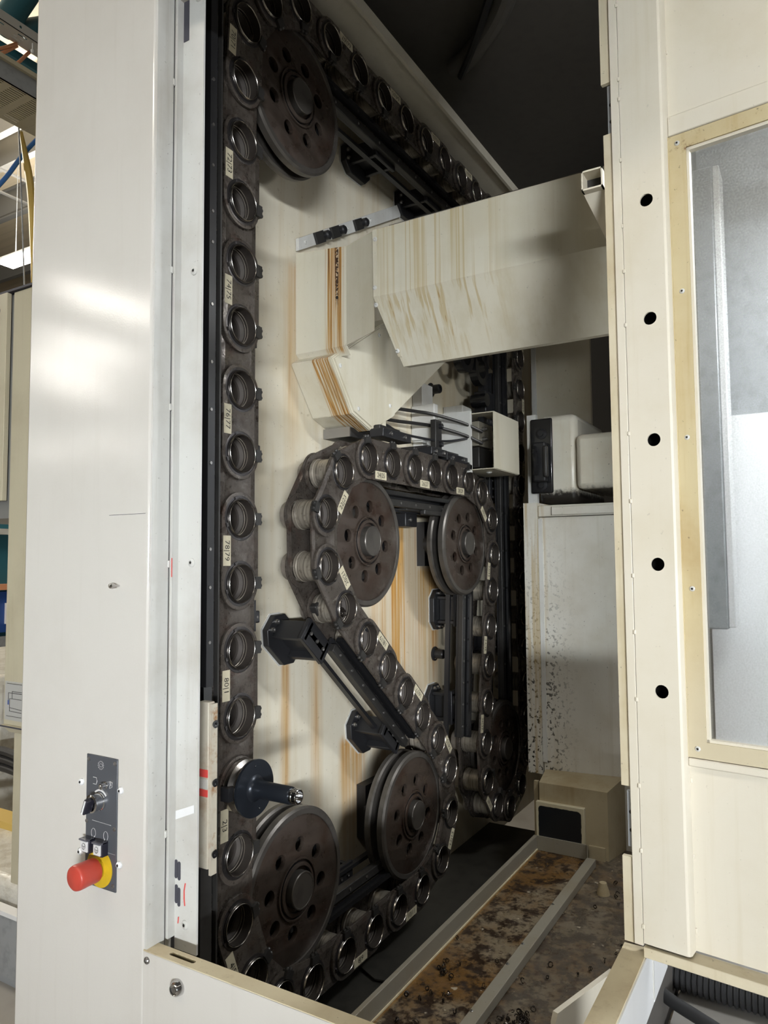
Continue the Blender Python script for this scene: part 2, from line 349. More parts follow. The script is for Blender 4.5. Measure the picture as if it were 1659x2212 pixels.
def bez(pts, n=10):                       # Catmull-Rom through points
    P_ = [Vector(q) for q in pts]; P_ = [2 * P_[0] - P_[1]] + P_ + [2 * P_[-1] - P_[-2]]; out = []
    for i in range(1, len(P_) - 2):
        for k in range(n):
            t = k / n; a, b, c, d = P_[i - 1:i + 3]
            out.append(0.5 * ((2 * b) + (c - a) * t + (2 * a - 5 * b + 4 * c - d) * t * t + (3 * b - 3 * c + d - a) * t ** 3))
    return out + [P_[-2]]
def screw(mb, p, n, r=0.005, h=0.003):    # button head with socket
    p, n = Vector(p), Vector(n).normalized()
    mb.k = 0; mb.lathe(p, n, [(r, 0), (r * .93, h * .5), (r * .6, h * .95), (r * .42, h), (r * .40, h * .3), (1e-5, h * .3)], 16)
    return mb

# ------------------------------------------------------------------ the setting
ST = dict(kind='structure')
MB().box(-16, 22, -14, 24, -1.56, -1.50).build('floor', 'hallfloor', **ST)
MB().box(0.90, 3.42, 1.18, 1.24, -1.12, 1.60).build('wall_left', 'wall', **ST)
MB().box(3.40, 3.44, 0.955, 1.18, -1.12, 1.60).build('wall_back', 'wall', **ST)
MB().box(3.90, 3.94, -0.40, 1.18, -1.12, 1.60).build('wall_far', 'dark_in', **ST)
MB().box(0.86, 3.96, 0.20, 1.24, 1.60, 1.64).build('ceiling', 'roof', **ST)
MB().box(0.90, 3.40, 0.955, 1.18, 1.40, 1.42).box(0.90, 3.40, 0.945, 0.955, 1.392, 1.425).build('trim_1', 'roofstrip', **ST)
MB().box(0.87, 2.80, 0.838, 1.18, -1.10, -1.06).build('floor_pit', 'pit', **ST)
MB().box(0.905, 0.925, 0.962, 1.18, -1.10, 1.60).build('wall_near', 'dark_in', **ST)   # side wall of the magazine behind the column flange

MB().box(0.84, 0.90, 0.26, 0.95, 1.0, 1.64).build('wall_front', 'column', **ST)          # header above the opening
MB().box(0.90, 1.25, 0.255, 0.295, 1.0, 1.64).build('wall_right', 'column', **ST)
# curved dark conduit under the enclosure roof
c_ = thing('roof_conduit', (1.7, 0.6, 1.50), 'dark curved conduit running under the unlit enclosure roof', 'conduit')
MB().tube(bez([(2.05, 0.94, 1.565), (2.0, 0.86, 1.555), (1.85, 0.70, 1.545), (1.55, 0.50, 1.545), (1.30, 0.38, 1.555)], 8), .032, 12).build('sleeve', 'roof', c_)
MB().tube(bez([(2.05, 0.92, 1.53), (1.9, 0.80, 1.525), (1.6, 0.58, 1.53), (1.40, 0.47, 1.54)], 8), .012, 8).build('cable', 'black', c_)

# ------------------------------------------------------------------ left enclosure column
cl = thing('enclosure_column', (0.86, 1.12, -1.5), 'tall glossy off-white sheet metal column carrying the control panel', 'column')
MB().box(0.84, 0.90, 0.952, 1.288, -1.5, 1.75).build('front_panel', 'column', cl, bevel=.004)
MB().box(0.842, 0.879, 0.9475, 0.9515, -1.0, 1.75).build('side_return', 'flange', cl)
MB().box(0.8822, 0.900, 0.9425, 0.9475, -0.62, 1.75).build('inner_return', 'flange', cl)
fl = MB().box(0.8965, 0.9005, 0.893, 0.9425, -0.64, 1.75).build('mounting_flange', 'flange', cl)
MB().box(0.8795, 0.8815, 0.949, 0.951, -0.64, 1.75).build('joint_gap', 'blind', cl)
for z in (0.844, 0.504, 0.263, -0.006, -0.452):
    MB().box(0.877, 0.884, 0.9455, 0.950, z - .006, z + .006).build('weld_bead', 'flange', cl, bevel=.0015)
for (y, z) in ((0.9105, 0.500), (0.9105, -0.004), (0.9180, -0.597), (0.905, 0.995)):
    s_ = screw(MB(), (0.8965, y, z), (-1, 0, 0), .0078, .0035).build('flange_screw', 'flange', cl)
    MB().cyl((0.8930, y, z), (0.8924, y, z), .0022, seg=8).build('socket', 'ink', s_)
for (y, z) in ((1.110, -0.380), (1.010, -0.380), (1.110, -0.497), (1.011, -0.500)):
    s_ = screw(MB(), (0.84, y, z), (-1, 0, 0), .0062, .0048).build('panel_screw', 'white_sheet', cl)
    MB().cyl((0.8352, y, z), (0.8347, y, z), .002, seg=8).build('socket', 'ink', s_)
kn = MB().lathe((0.84, 1.022, -0.042), (-1, 0, 0), [(.0018, 0), (.0018, .008), (.0042, .011), (.0052, .015), (.0042, .019), (1e-5, .0205)], 16).build('ball_stud', 'chrome', cl)
# slots, patches and marks on the flange
for (y, z, hh) in ((0.9395, -0.512, .016), (0.9325, -0.514, .016), (0.9385, -0.552, .016), (0.9325, -0.556, .016)):
    MB().plate([(a[1], a[0]) for a in stad(-hh + .004, hh - .004, .0032, 6)], [], (0.8962, y, z), -Y_, Z_, -X_, .0006).build('vent_slot', 'blind', cl)
MB().box(0.8958, 0.8965, 0.9285, 0.9415, 0.925, 1.2).build('dark_patch', 'blind', cl)
MB().prism([(0.8962, 0.9415, -0.432), (0.8962, 0.900, -0.415), (0.8962, 0.900, -0.402), (0.8962, 0.9415, -0.418)], (-.0008, 0, 0)).build('white_tape', 'white_sheet', cl)
MB().tube([(0.8960, 0.918, -0.531), (0.8960, 0.9205, -0.543), (0.8960, 0.9205, -0.556), (0.8960, 0.919, -0.567)], .0011, 6).build('red_pen_mark', 'red_mark', cl)
MB().tube([(0.8960, 0.9328, -0.588), (0.8960, 0.9340, -0.598)], .0009, 6).build('red_pen_mark', 'red_mark', cl)
MB().box(0.8810, 0.8822, 0.9415, 0.9426, -0.028, 0.004).build('rust_scrape', 'red_mark', cl)
# thin scratch and chips on the front face
MB().box(0.8392, 0.8400, 0.960, 1.050, 0.0782, 0.0788).build('scratch', 'blind', cl)

# ------------------------------------------------------------------ control panel
cp = thing('control_panel', (0.84, 1.056, -0.546), 'dark grey control panel with selector, two buttons and red emergency stop', 'control panel')
FX = 0.8375
MB().box(FX, 0.84, 1.017, 1.095, -0.546, -0.330).build('face_plate', 'grey_plate', cp, bevel=.0008)
CU, CV = -Y_, Z_                           # viewer-right and up on the plate
def onp(a, b, lift=0.0): return Vector((FX - lift, 1.056 - a, -0.438 + b))
for (a, b) in ((-.033, .1), (.033, .1), (-.036, -.004), (.034, -.006), (.033, -.098)):
    screw(MB(), onp(a, b), (-1, 0, 0), .0036, .002).build('plate_screw', 'bolt', cp)
# gear symbol
t_ = MB()
for i in range(12):
    a0, a1 = 2 * math.pi * i / 12, 2 * math.pi * (i + .5) / 12
    for (q0, q1, ra, rb) in ((a0, a1, .0072, .0072), (a1, a1 + 2 * math.pi / 24, .0060, .0060)):
        t_.tube([onp(ra * math.cos(q0) - .002, ra * math.sin(q0) + .093, .0003), onp(rb * math.cos(q1) - .002, rb * math.sin(q1) + .093, .0003)], .00028, 4)
t_.tube([onp(.0042 * math.cos(i * .5236) - .002, .0026 * math.sin(i * .5236) + .093, .0003) for i in range(13)], .00028, 4)
t_.build('gear_symbol', 'symbol', cp)
def poly_sym(name, pts, r=.00032): MB().tube([onp(a, b, .0003) for a, b in pts], r, 4).build(name, 'symbol', cp)
poly_sym('magazine_symbol', [(-.021, .071), (-.013, .071), (-.011, .0655), (-.013, .060), (-.021, .060)], .0004)
poly_sym('hand_symbol', [(.021, .0695), (.027, .0685), (.027, .061), (.021, .058), (.021, .063), (.024, .063), (.021, .0695)], .0004)
poly_sym('divider_line', [(-.022, -.0005), (.026, -.0015)], .0003)
poly_sym('divider_line', [(-.037, -.047), (.037, -.047)], .0002)
for (ca, sgn) in ((-.018, 1), (.013, -1)):
    pts = [(ca + .0055 * math.cos(R(q)), -.021 + .0075 * math.sin(R(q))) for q in range(-55, 236, 18)]
    if sgn < 0: pts = [(2 * ca - a, b) for a, b in pts]
    poly_sym('rotate_symbol', pts, .00035)
    e_ = pts[0]; MB().prism([onp(e_[0] - .002 * sgn, e_[1] + .001, .0004), onp(e_[0] + .0015 * sgn, e_[1] + .002, .0004), onp(e_[0] - .001 * sgn, e_[1] - .0022, .0004)], (-.0003, 0, 0)).build('arrow_head', 'symbol', cp)
# selector switch
ss = MB().lathe(onp(-.002, .034), (-1, 0, 0), [(.0150, 0), (.0150, .004), (.0138, .005), (.0138, .014), (.0146, .016), (.0146, .019), (.0122, .0205), (.0118, .015), (1e-5, .015)], 32).build('selector_switch', 'chrome', cp)
lv = MB(); lv.obox(onp(-.003, .032, .024), (-.008, 0, 0), Vector((0, .36, -.93)) * .0125, Vector((0, .93, .36)) * .0042); lv.build('lever', 'btn_black', ss, bevel=.0012)
MB().obox(onp(-.003, .032, .0325), (-.0004, 0, 0), Vector((0, .36, -.93)) * .0118, Vector((0, .93, .36)) * .0014).build('lever_stripe', 'white_sheet', ss)
MB().plate([(.0195 * math.cos(R(q)), .0195 * math.sin(R(q))) for q in range(35, 136, 10)] + [(.0165 * math.cos(R(q)), .0165 * math.sin(R(q))) for q in range(135, 34, -10)], [], onp(-.002, .034), CU, CV, -X_, .001).build('scale_arc', 'symbol', ss)
kl = MB().lathe(onp(.0125, .0625), (-1, 0, 0), [(.0060, 0), (.0060, .003), (.0048, .004), (.0048, .012), (.0030, .0125), (.0028, .008), (1e-5, .008)], 20).build('key_lock', 'chrome', cp)
# two square push buttons with clear guards
for a in (-.0235, .0090):
    pb = MB().obox(onp(a, -.0395, .006), (-.006, 0, 0), (0, -.0105, 0), (0, 0, .0120)).build('push_button', 'btn_black', cp, bevel=.001)
    MB().obox(onp(a, -.0400, .0135), (-.0016, 0, 0), (0, -.0085, 0), (0, 0, .0088)).build('cap', 'btn_white', pb, bevel=.0008)
    MB().obox(onp(a, -.0290, .010), (-.007, 0, 0), (0, -.0105, 0), (0, 0, .0012)).build('guard', 'clear', pb)
    g_ = MB(); g_.tube([onp(a + .0040 * math.cos(R(q)), -.0395 + .0052 * math.sin(R(q)), .0154) for q in range(0, 361, 24)], .00035, 4)
    g_.tube([onp(a - .004, -.0395, .0154), onp(a + .004, -.0395, .0154)], .00035, 4); g_.tube([onp(a, -.0395, .0154), onp(a, -.0447, .0154)], .00035, 4)
    g_.build('cap_symbol', 'ink', pb)
# emergency stop
es = MB().lathe(onp(-.001, -.0755), (-1, 0, 0), [(.0315, 0), (.0315, .0012), (.0150, .0012), (.0150, .010), (1e-5, .010)], 40).build('emergency_stop_disc', 'yellow', cp)
MB().lathe(onp(-.001, -.0755), (-1, 0, 0), [(.0150, .010), (.0195, .0102), (.0200, .013), (.0199, .030), (.0203, .034), (.0205, .044), (.0196, .0480), (.0170, .0500), (1e-5, .0508)], 40).build('emergency_stop_button', 'red', cp, smooth=50)

# ------------------------------------------------------------------ lower front panel
lp = thing('front_cover', (0.85, 0.6, -1.5), 'low off-white front cover with keylock below the opening', 'cover')
SL = [(a[0], a[1]) for a in stad(-.023, .023, .0042, 8)]
MB().box(0.840, 0.8415, 0.270, 0.952, -1.5, -0.6215).build('face_sheet', 'column', lp)
MB().plate([(-.342, -.0135), (.342, -.0135), (.342, .0135), (-.342, .0135)], [[(q[0] - .270, q[1] + .001) for q in SL]], (0.8535, 0.610, -0.6225), -Y_, X_, Z_, .0025).build('top_ledge', 'ledge', lp)
MB().box(0.8655, 0.867, 0.270, 0.952, -1.08, -0.6225).build('inner_sheet', 'ledge', lp)
lk = MB().lathe((0.84, 0.873, -0.655), (-1, 0, 0), [(.0125, 0), (.0110, .008), (.0085, .011), (.0075, .011), (.0070, .0085), (1e-5, .0085)], 28).build('keylock', 'chrome', lp)
MB().cyl((0.8318, 0.873, -0.655), (0.8296, 0.873, -0.655), .0045, seg=16).build('key_barrel', 'bolt', lk)
screw(MB(), (0.84, 0.943, -0.634), (-1, 0, 0), .0058, .004).build('corner_screw', 'bolt', lp)

# ------------------------------------------------------------------ tool chain
P = 0.13
pots = {}
for i, k in enumerate([72, 73, 74, 75, 76, 77, 78, 79, 80, 1]): pots[k] = (8.652, 6.749 - 1.0165 * i)
pots[2] = (8.637, -3.427); pots[3] = (8.63, -4.46); pots[4] = (8.63, -5.48); pots[5] = (8.99, -6.44); pots[6] = (9.66, -7.10)
seq = [(10.527, -7.238), (11.546, -7.24), (12.548, -7.235), (13.53, -7.225), (14.556, -7.209), (15.521, -6.904), (16.036, -6.023), (16.01, -4.998), (15.409, -4.188), (14.649, -3.519),
       (13.898, -2.88), (13.144, -2.238), (12.379, -1.591), (11.607, -.938), (11.02, -.13), (10.987, .84), (11.527, 1.66), (12.445, 2.03), (13.409, 2.025), (14.408, 2.02), (15.389, 2.01), (16.34, 2.004),
       (17.322, 2.0), (18.21, 1.75), (18.873, 1.06), (18.985, .08), (18.83, -.89), (18.66, -1.86), (18.51, -2.86), (18.36, -3.866), (18.22, -4.869), (18.285, -5.888), (18.942, -6.68), (19.87, -6.98),
       (20.77, -6.60), (21.34, -5.779), (21.33, -4.752), (21.30, -3.736), (21.26, -2.72), (21.23, -1.72), (21.20, -.716), (21.19, .265), (21.19, 1.24), (21.20, 2.21), (21.24, 3.19), (21.27, 4.20), (21.29, 5.19), (21.31, 6.17)]
for i, q in enumerate(seq): pots[7 + i] = q
for k, q in {55: (21.31, 7.17), 56: (21.28, 8.17), 57: (21.0, 9.12), 58: (20.22, 9.80), 59: (19.18, 10.04), 60: (18.15, 10.05), 61: (17.16, 10.045), 62: (16.17, 10.04), 63: (15.18, 10.035), 64: (14.19, 10.03),
             65: (13.18, 10.02), 66: (12.18, 10.03), 67: (11.196, 10.06), 68: (10.18, 10.08), 69: (9.33, 9.62), 70: (8.75, 8.80), 71: (8.684, 7.79)}.items(): pots[k] = q
pots = {k: Vector((v[0] * P, 0, v[1] * P)) for k, v in pots.items()}
ch = thing('tool_chain', (1.6, 1.05, -1.0), 'oily dark steel tool magazine chain of eighty numbered empty pots', 'tool chain')
def frame(a, b):
    t = (b - a).normalized(); return t, math.atan2(-t.z, t.x)
# shared pot meshes (origin on the pot axis at y = 0; local x = travel, local z = left of travel)
O3 = Vector((0, 0, 0))
sl = MB(); sl.lathe(O3, Y_, [(.0366, 1.002), (.0366, 1.028), (.0335, 1.030)], 36); sl.k = 1; sl.lathe(O3, Y_, [(.0335, 1.030), (.0325, 1.040)], 36)
sl.k = 0; sl.lathe(O3, Y_, [(.0325, 1.040), (.0290, 1.042), (.0230, 1.112), (1e-5, 1.112)], 36)
me_sleeve = sl.mesh('tool_pot', ['pot_in', 'pot_cone'], smooth=35)
me_ring = MB().lathe(O3, Y_, [(.0366, 1.004), (.0368, 1.0012), (.0378, 1.0), (.0390, 1.0012), (.0393, 1.012)], 40).mesh('rim_ring', 'bright', smooth=60)
co = MB().lathe(O3, Y_, [(.0393, 1.004), (.0410, 1.0035), (.0414, 1.006), (.0440, 1.006), (.0462, 1.0065), (.0466, 1.011)], 40)
for q in (200, 290): co.obox((.0428 * math.cos(R(q)), 1.0055, .0428 * math.sin(R(q))), (.003 * math.cos(R(q)), 0, .003 * math.sin(R(q))), (0, .0018, 0), (-.004 * math.sin(R(q)), 0, .004 * math.cos(R(q))))
me_collar = co.mesh('retaining_collar', 'collar', smooth=35)
me_barrel = MB().lathe(O3, Y_, [(.034, 1.0205), (.0375, 1.0210), (.0375, 1.027), (.0360, 1.028), (.0360, 1.074), (.0378, 1.0755), (.0378, 1.0835), (.034, 1.084)], 36).mesh('roller', 'roller', smooth=35)
me_cap = MB().lathe(O3, Y_, [(.032, 1.094), (.0345, 1.096), (.0345, 1.122), (.0325, 1.125), (1e-5, 1.1255)], 28).mesh('rear_cap', 'cap', smooth=35)
cm = MB().box(-.0125, .0125, 1.000, 1.012, .0400, .0565)
for q in (-.0062, .0062): cm.lathe((q, 1.006, .0565), Z_, [(.0048, 0), (.0048, .0035), (.0036, .0055), (1e-5, .0055)], 12)
me_clip = cm.mesh('clip', 'blackgrey', smooth=35)
for k in range(1, 81):
    a, b, c = pots[k], pots[k % 80 + 1], pots[(k - 2) % 80 + 1]
    t, th = frame(c, b); loc = Vector((a.x, 0, a.z)); rot = (0, th, 0)
    p0 = place('tool_pot', me_sleeve, loc, ch, rot)
    for nm, me in (('rim_ring', me_ring), ('retaining_collar', me_collar), ('roller', me_barrel), ('rear_cap', me_cap), ('clip', me_clip)):
        o = place(nm, me, loc, p0); o.location = (0, 0, 0)
# link plates: outer links join even pots to the next odd pot and carry the number labels
def link_mesh(name, r, y0, th):
    h = P / 2; return MB().plate(stad(-h, h, r), [circ(-h, 0, .0385, 28)[::-1], circ(h, 0, .0385, 28)[::-1]], (0, y0, 0), X_, Z_, Y_, th, .0009).mesh(name, 'plate', smooth=25)
me_out = link_mesh('outer_link_plate', .0545, 1.0068, .0070); me_in = link_mesh('inner_link_plate', .0520, 1.0145, .0055)
me_rin = link_mesh('rear_inner_link_plate', .0520, 1.0842, .0050); me_rout = link_mesh('rear_outer_link_plate', .0540, 1.0897, .0050)
for k in range(1, 81):
    a, b = pots[k], pots[k % 80 + 1]; t, th = frame(a, b); mid = (a + b) / 2
    outer = (k % 2 == 0)
    pl = place('outer_link_plate' if outer else 'inner_link_plate', me_out if outer else me_in, mid, ch, (0, th, 0))
    place('rear_link_plate', me_rout if outer else me_rin, mid, ch, (0, th, 0))
    s_ = (b - a).length / P; pl.scale = (s_, 1, 1) if abs(s_ - 1) > .02 else (1, 1, 1)
    if outer:
        lb = MB().box(-.0300, .0300, 1.0062, 1.0069, -.0505, -.0290); lb.k = 1
        lb.text('%d|%d' % (k, k % 80 + 1), .0185, (0, 1.0062, -.0398), X_, Z_, .0004)
        o = place('number_label', lb.mesh('number_label', ['label', 'ink']), mid, pl); o.location = (0, 0, 0)
        o['label'] = 'number label reading %d and %d' % (k, k % 80 + 1)

# ------------------------------------------------------------------ guide wheels
wheel_specs = [((10.27, 8.42), 'dark brown chain wheel at upper left under the roof', 20),
               ((10.25, -5.60), 'lowest dark chain wheel in front beside the black arbor', 8),
               ((14.42, -5.60), 'deep shaded chain wheel at bottom middle right of the lowest one', 14),
               ((12.60, .36), 'brown chain wheel inside the loop carrying labels 20 to 23', 8),
               ((17.38, .38), 'smaller looking chain wheel whose double flange and groove show at centre right', 16),
               ((19.82, -5.37), 'far dark chain wheel low on the right near the end panel', 30)]
RW = .173
hol = [[(.093 * math.cos(R(45 * i)) + .0165 * math.cos(R(q)), .093 * math.sin(R(45 * i)) + .0165 * math.sin(R(q))) for q in range(360, 0, -20)] for i in range(8)]
me_face = MB().plate(circ(0, 0, .156, 72), hol, (0, 1.0245, 0), X_, Z_, Y_, .012, .0008).mesh('front_disc', 'wheel', smooth=35)
me_rimf = MB().lathe(O3, Y_, [(.156, 1.0245), (.157, 1.0215), (.168, 1.0215), (RW, 1.026), (RW, 1.041), (.166, 1.045), (.140, 1.045)], 72).mesh('front_rim', 'rim', smooth=35)
me_rear = MB().lathe(O3, Y_, [(.06, 1.066), (.150, 1.064), (.168, 1.064), (RW, 1.068), (RW, 1.080), (.166, 1.084), (.06, 1.084)], 72).mesh('rear_disc', 'rim', smooth=35)
me_drum = MB().lathe(O3, Y_, [(.10, 1.040), (.128, 1.042), (.132, 1.055), (.128, 1.066), (.10, 1.068)], 60).mesh('drum', 'oilblack', smooth=45)
hb = MB(); hb.lathe(O3, Y_, [(.0665, 1.0246), (.0660, 1.0195), (.0625, 1.0190), (.0615, 1.0215)], 48); hb.k = 1
hb.lathe(O3, Y_, [(.0615, 1.0215), (.0600, 1.0255), (.0580, 1.0255), (.0570, 1.0200)], 48); hb.k = 0
hb.lathe(O3, Y_, [(.0570, 1.0200), (.0560, 1.0180), (.0490, 1.0165), (.0480, 1.0180)], 48); hb.k = 1
hb.lathe(O3, Y_, [(.0480, 1.0180), (.0465, 1.0330), (.0380, 1.0330)], 48)
me_hub = hb.mesh('hub_ring', ['wheel', 'oilblack'], smooth=30)
me_shaft = MB().lathe(O3, Y_, [(.0400, 1.0330), (.0400, 1.0070), (.0385, 1.0050), (.0360, 1.0050), (.0355, 1.0058), (1e-5, 1.0058)], 40).mesh('shaft_cap', 'rim', smooth=25)
me_bear = MB().box(-.055, .055, 1.150, 1.180, -.075, .075).cyl((0, 1.084, 0), (0, 1.155, 0), .058, seg=28).mesh('bearing_housing', 'black', smooth=35)
for (cx, cz), lab, ang in wheel_specs:
    c = Vector((cx * P, 0, cz * P))
    wt = thing('chain_wheel', (c.x, 1.1, c.z - RW), lab, 'chain wheel', 'chain guide wheels')
    for nm, me in (('front_disc', me_face), ('front_rim', me_rimf), ('rear_disc', me_rear), ('drum', me_drum), ('hub_ring', me_hub), ('shaft_cap', me_shaft), ('bearing_housing', me_bear)):
        place(nm, me, c, wt, (0, R(ang), 0) if nm == 'front_disc' else None)

# ------------------------------------------------------------------ arbor in pot 2
tx, tz = pots[2].x, pots[2].z
ta = thing('tool_arbor', (tx, 0.94, tz - .055), 'black and bright steel tool arbor held in the second pot', 'tool holder')
MB().lathe((tx, 0, tz), Y_, [(.030, 1.004), (.0500, 1.003), (.0520, .999), (.0520, .990), (.0430, .984), (.0430, .980), (.0525, .974), (.0540, .971), (.0540, .966), (.030, .966)], 48).build('v_flange', 'bright', ta)
MB().plate(circ(0, 0, .0550, 56), [circ(.0, .043, .0028, 10)[::-1], circ(.012, -.041, .0028, 10)[::-1]], (tx, .9635, tz), X_, Z_, Y_, .005).build('face_disc', 'navy', ta)
MB().box(tx - .060, tx - .040, .978, .998, tz - .013, tz + .013).build('drive_key', 'black', ta)
MB().lathe((tx, 0, tz), -Y_, [(.026, -.9635), (.0205, -.9610), (.0180, -.955), (.0168, -.945), (.0165, -.876), (.0155, -.8735), (.010, -.8735)], 36).build('shank', 'navy', ta, smooth=50)
MB().lathe((tx, 0, tz), -Y_, [(.012, -.8735), (.0140, -.873), (.0140, -.868), (.0133, -.867), (.0133, -.8655), (.0140, -.8645), (.0140, -.858), (.0130, -.857), (.0108, -.857), (.0105, -.868), (1e-5, -.868)], 32).build('tip', 'chrome', ta)

# ------------------------------------------------------------------ guide rails, brackets
def bar(mb, a, b, wdt, y0, y1, off=0.0):     # bar along the chain plane between (x,z) points a,b
    a, b = Vector((a[0], 0, a[1])), Vector((b[0], 0, b[1])); t = (b - a).normalized(); n = Vector((-t.z, 0, t.x))
    c = (a + b) / 2 + n * off; c.y = (y0 + y1) / 2
    return mb.obox(c, t * (b - a).length / 2, Vector((0, (y1 - y0) / 2, 0)), n * wdt / 2)
def rail_thing(name, a, b, label, off, cat='guide rail', side=1, holes=7):
    cx, cz = (a[0] + b[0]) / 2, min(a[1], b[1])
    t = thing(name, (cx, 1.07, cz), label, cat, 'black chain guide rails')
    bar(MB(), a, b, .012, 1.028, 1.050, off).build('running_strip', 'oilblack', t)
    bar(MB(), a, b, .036, 1.064, 1.072, off + .014 * side).build('web', 'black', t)
    bar(MB(), a, b, .022, 1.046, 1.064, off + .024 * side).build('channel', 'blackgrey', t, bevel=.002)
    bar(MB(), a, b, .010, 1.092, 1.108, off + .040 * side).build('rear_bar', 'black', t)
    A, B = Vector((a[0], 0, a[1])), Vector((b[0], 0, b[1])); tt = (B - A).normalized(); n = Vector((-tt.z, 0, tt.x))
    for i in range(holes):
        q = A + (B - A) * ((i + .5) / holes) + n * (off + .024 * side); q.y = 1.046
        MB().lathe(q, -Y_, [(.004, 0), (.004, .002), (.0025, .0025), (1e-5, .0018)], 10).build('rail_screw', 'bolt', t)
    return t
# travel direction left-normal convention: n = (-tz, tx)
rail_thing('guide_rail', (1.560, -.166), (1.93, -.482), 'sloping black guide rail under the diagonal chain run', -.046, side=-1)
rail_thing('guide_rail', (1.36, 1.225), (2.36, 1.225), 'black guide rail below the shaded upper chain run', -.002, side=-1, holes=9)
rail_thing('guide_rail', (2.335, -.10), (2.30, -.60), 'upright black guide rail left of the run below the grooved wheel', -.012, side=-1)
rail_thing('guide_rail', (2.685, .82), (2.685, -.62), 'far upright black guide rail left of the last chain run', -.005, side=-1, holes=10)
rail_thing('guide_rail', (1.46, -.865), (1.86, -.862), 'black guide rail above the lowest chain run', .012, side=1, holes=5)
rail_thing('guide_rail', (1.72, .175), (2.18, .172), 'short black guide rail under the run labelled 24 to 29', .012, side=-1, holes=5)
# tabbed backing strips behind chain runs
def strip(a, b, off, tabs, label):
    t = thing('backing_strip', ((a[0] + b[0]) / 2, 1.05, min(a[1], b[1])), label, 'guide strip', 'tabbed guide strips behind the chain')
    bar(MB(), a, b, .016, 1.024, 1.036, off).build('strip', 'black', t)
    A, B = Vector((a[0], 0, a[1])), Vector((b[0], 0, b[1])); tt = (B - A).normalized(); n = Vector((-tt.z, 0, tt.x))
    for f in tabs:
        q = A + (B - A) * f + n * (off + .014); q.y = 1.030
        o = MB().obox(q, tt * .013, (0, .004, 0), n * .010).build('tab', 'black', t, bevel=.003)
        MB().cyl(q + Vector((0, -.0045, 0)), q + Vector((0, -.0052, 0)), .0028, seg=10).build('tab_hole', 'bolt', o)
XL = pots[75].x
for (z0, z1, lab) in ((.545, .455, 'highest tabbed black strip on the near chain run'), (.280, .195, 'middle tabbed black strip on the near chain run'), (-.085, -.150, 'lowest tabbed black strip on the near chain run')):
    strip((XL, z0), (XL, z1), .060, (.55,), lab)
strip((pots[18].x, pots[18].z), (pots[19].x, pots[19].z), -.056, (.35, .9), 'two-tabbed black strip up against the diagonal run near its top')
strip((pots[15].x + .02, pots[15].z - .02), (pots[16].x, pots[16].z), -.056, (.6,), 'tabbed black strip behind the lower end of the diagonal run')
# rail behind the near chain run, partly hidden by the column flange
nr = thing('upright_rail', (1.0, 1.0, -1.05), 'black upright rail in the slot beside the column', 'guide rail')
MB().box(.985, 1.003, .962, .990, -.23, 1.55).build('front_bar', 'black', nr)
MB().box(1.012, 1.016, .960, .970, -1.04, 1.55).build('bright_edge', 'blackgrey', nr)
MB().box(1.018, 1.040, 1.0, 1.06, -1.04, 1.55).build('rear_bar', 'oilblack', nr)
MB().box(.975, 1.003, .962, .990, -1.04, -.545).build('lower_bar', 'blackgrey', nr)
for z in (.92, .83, .75, .66, .60, .48, .37, .28, .18, .02, -.05, -.15):
    MB().lathe((.992, .962, z), -Y_, [(.0035, 0), (.003, .002), (1e-5, .002)], 10).build('rail_screw', 'bolt', nr)
rb = thing('index_block', (.955, .92, -.53), 'rusty cream index block with red marks beside the arbor', 'block')
MB().box(.950, .966, .9215, .946, -.530, -.247).build('body', 'rustycream', rb, bevel=.002)
MB().box(.953, .967, .9165, .9215, -.540, -.250).build('edge_strip', 'rustycream', rb)
for (z0, z1) in ((-.375, -.362), (-.408, -.396)): MB().box(.9488, .9502, .9220, .946, z0, z1).build('red_mark', 'red_mark', rb)
MB().box(.9480, .9502, .9220, .950, -.394, -.378).build('tape', 'flange', rb)
for z in (-.285, -.385, -.505): MB().lathe((.960, .9165, z), -Y_, [(.0055, 0), (.007, .003), (.003, .003), (1e-5, .001)], 14).build('block_screw', 'oilblack', rb)

